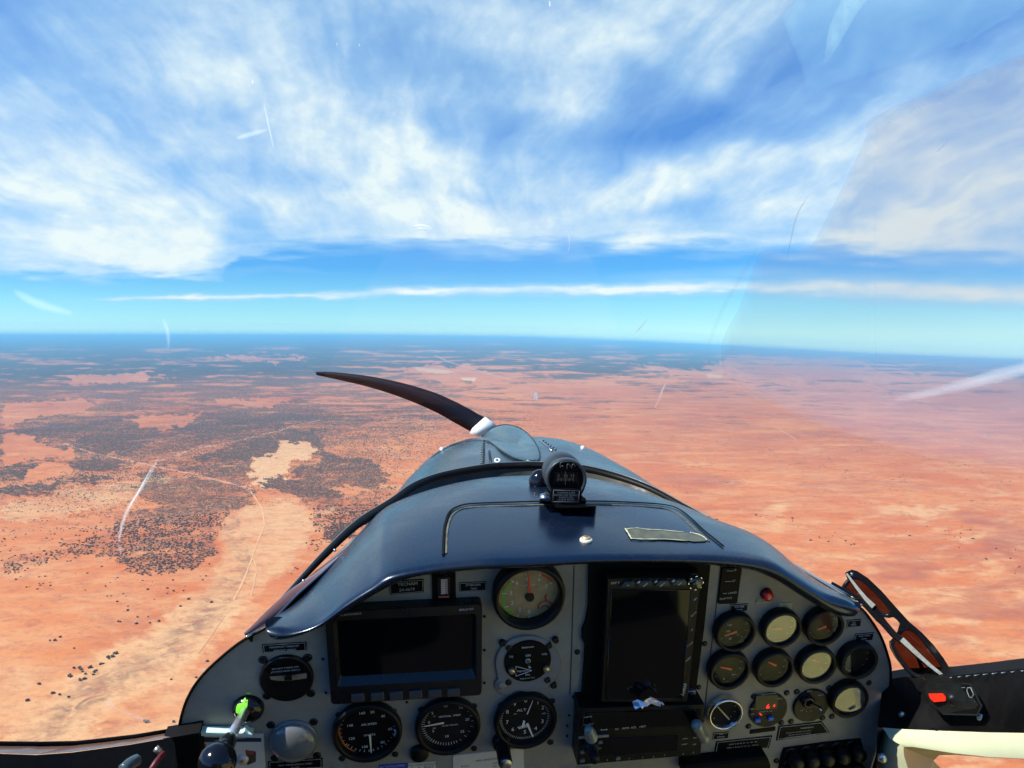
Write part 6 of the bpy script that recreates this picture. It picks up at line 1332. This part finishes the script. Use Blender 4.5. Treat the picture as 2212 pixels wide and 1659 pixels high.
gpoly([(158,170),(205,150),(245,160),(330,215),(430,310),(540,435),(640,545),(740,630),(830,725),(905,825),(950,900),(970,950),(925,955),(905,905),(885,860),(845,803),(785,728),(715,645),(655,598),(610,590),(572,612),(545,648),(560,590),(570,560),(545,530),(520,512),(482,520),(470,505),(502,485),(498,445),(450,380),(380,306),(310,240),(260,208),(215,203),(180,230),(165,210)], -.004, .002, 'front_frame', m_frame)
def tmp(pts, wd, name, mat, dz):
    n = len(pts); a = []; b = []
    for i, p in enumerate(pts):
        p = Vector(p); t = (Vector(pts[min(i+1, n-1)])-Vector(pts[max(i-1, 0)])).normalized(); k = Vector((-t.y, t.x))*wd[i]/2; a.append(tuple(p+k)); b.append(tuple(p-k))
    gpoly(a+b[::-1], dz-.0025, dz+.0015, name, mat, .0004)
tmp([(165,180),(245,290),(310,370),(372,432)], [14,24,30,40], 'silver_inlay', pmat('engraved_silver', (.50, .52, .45), .35, metal=.3, noise=.25, nscale=250), -.012)
tmp([(160,172),(250,300),(370,440),(450,560),(520,640),(570,690),(590,700)], [20,36,50,54,52,46,40], 'temple_arm', m_frame, -.0095)
tmp([(585,680),(690,780),(790,870),(895,955)], [40,34,28,22], 'silver_inlay', pmat('engraved_silver', (.50, .52, .45), .35, metal=.3, noise=.25, nscale=250), -.016)
tmp([(50,250),(140,300),(240,360),(320,440),(400,530),(500,615),(600,700),(700,795),(800,885),(905,965)], [22,24,28,30,30,32,44,42,36,30], 'temple_arm', m_frame, -.0135)
tmp([(690,790),(720,850),(745,920),(775,990)], [18,26,34,38], 'temple_tip', m_frame, .004)
tmp([(495,690),(500,740),(545,820),(600,890),(660,950),(720,985)], [12,16,16,16,18,20], 'temple_tip', m_frame, .003)
gw(MB().tube([g3(195,180,-.014), g3(212,186,-.014)], .0022, 8), 'hinge', m_chrome)

m_faint = pmat('worn_grey_print', (.16, .19, .18), .5)
# ------------------------------------------------------------------ red button and octagonal placard on the right sill
s3 = lambda x_, y_, dz=0.0: P(*ZS(x_, y_), float(np.interp(x_, [445, 970, 1514], [.985, .90, .785]))+dz)
def spoly(par, Mi_, pts, z0, z1, name, mat):
    n = len(pts); f = [Mi_ @ s3(*q, z0) for q in pts]; b = [Mi_ @ s3(*q, z1) for q in pts]; return MB().add(f+b, [tuple(range(n)), tuple(reversed(range(n, 2*n)))]+[(i, n+i, n+(i+1) % n, (i+1) % n) for i in range(n)]).build(name, mat, par)
Mb = Matrix.Translation(s3(960, 1130)); ob = thing('electric_socket_box', 'black socket box with a red rocker button on the right sill', 'box', Mb); Mbi = Mb.inverted()
spoly(ob, Mbi, [(770,1020),(1040,1005),(1115,1018),(1200,1185),(1165,1262),(900,1256),(830,1190),(770,1095)], -.020, -.004, 'housing', pmat('box_plastic', (.010, .012, .012), .35, noise=.5, nscale=60))
spoly(ob, Mbi, [(1045,1012),(1108,1020),(1192,1183),(1160,1256),(905,1250)][:5], -.0205, -.0200, 'edge_line', pmat('faint_edge', (.025, .032, .032), .4))
spoly(ob, Mbi, [(1045,1018),(1104,1025),(1184,1183),(1155,1248),(915,1244)], -.0211, -.0205, 'inner_face', m_blackm)
spoly(ob, Mbi, [(788,1093),(895,1091),(920,1118),(918,1150),(830,1158),(800,1130)], -.028, -.018, 'red_button', pmat('bright_red_button', (.90, .03, .01), .35))
Mk2 = Mbi @ Matrix.Translation(s3(972, 1130, -.020)) @ (-CF-CR*.3).to_track_quat('Z', 'Y').to_matrix().to_4x4()
MB().lathe([(.0075, 0), (.007, .007), (.004, .009), (0, .0095)], 24, M=Mk2).build('round_knob', m_black, ob)
for q in [(1050,1060),(1125,1165)]: spoly(ob, Mbi, [(q[0]-18, q[1]-14), (q[0]+14, q[1]-16), (q[0]+22, q[1]+12), (q[0]-10, q[1]+14)], -.0216, -.0210, 'print_mark', m_faint)
mb = MB(); mb.tube([Mbi @ s3(*q, -.0215) for q in [(1085,1050),(1110,1048),(1132,1100),(1120,1125),(1100,1120),(1082,1075)]], .0007, 5, closed=True); mb.build('socket_symbol', m_faint, ob)
for x_, y_ in [(985,1190),(1040,1190),(980,1222),(1030,1222),(1080,1225)]: spoly(ob, Mbi, [(x_-20, y_-7), (x_+20, y_-7), (x_+22, y_+7), (x_-18, y_+7)], -.0216, -.0210, 'print_mark', m_faint)
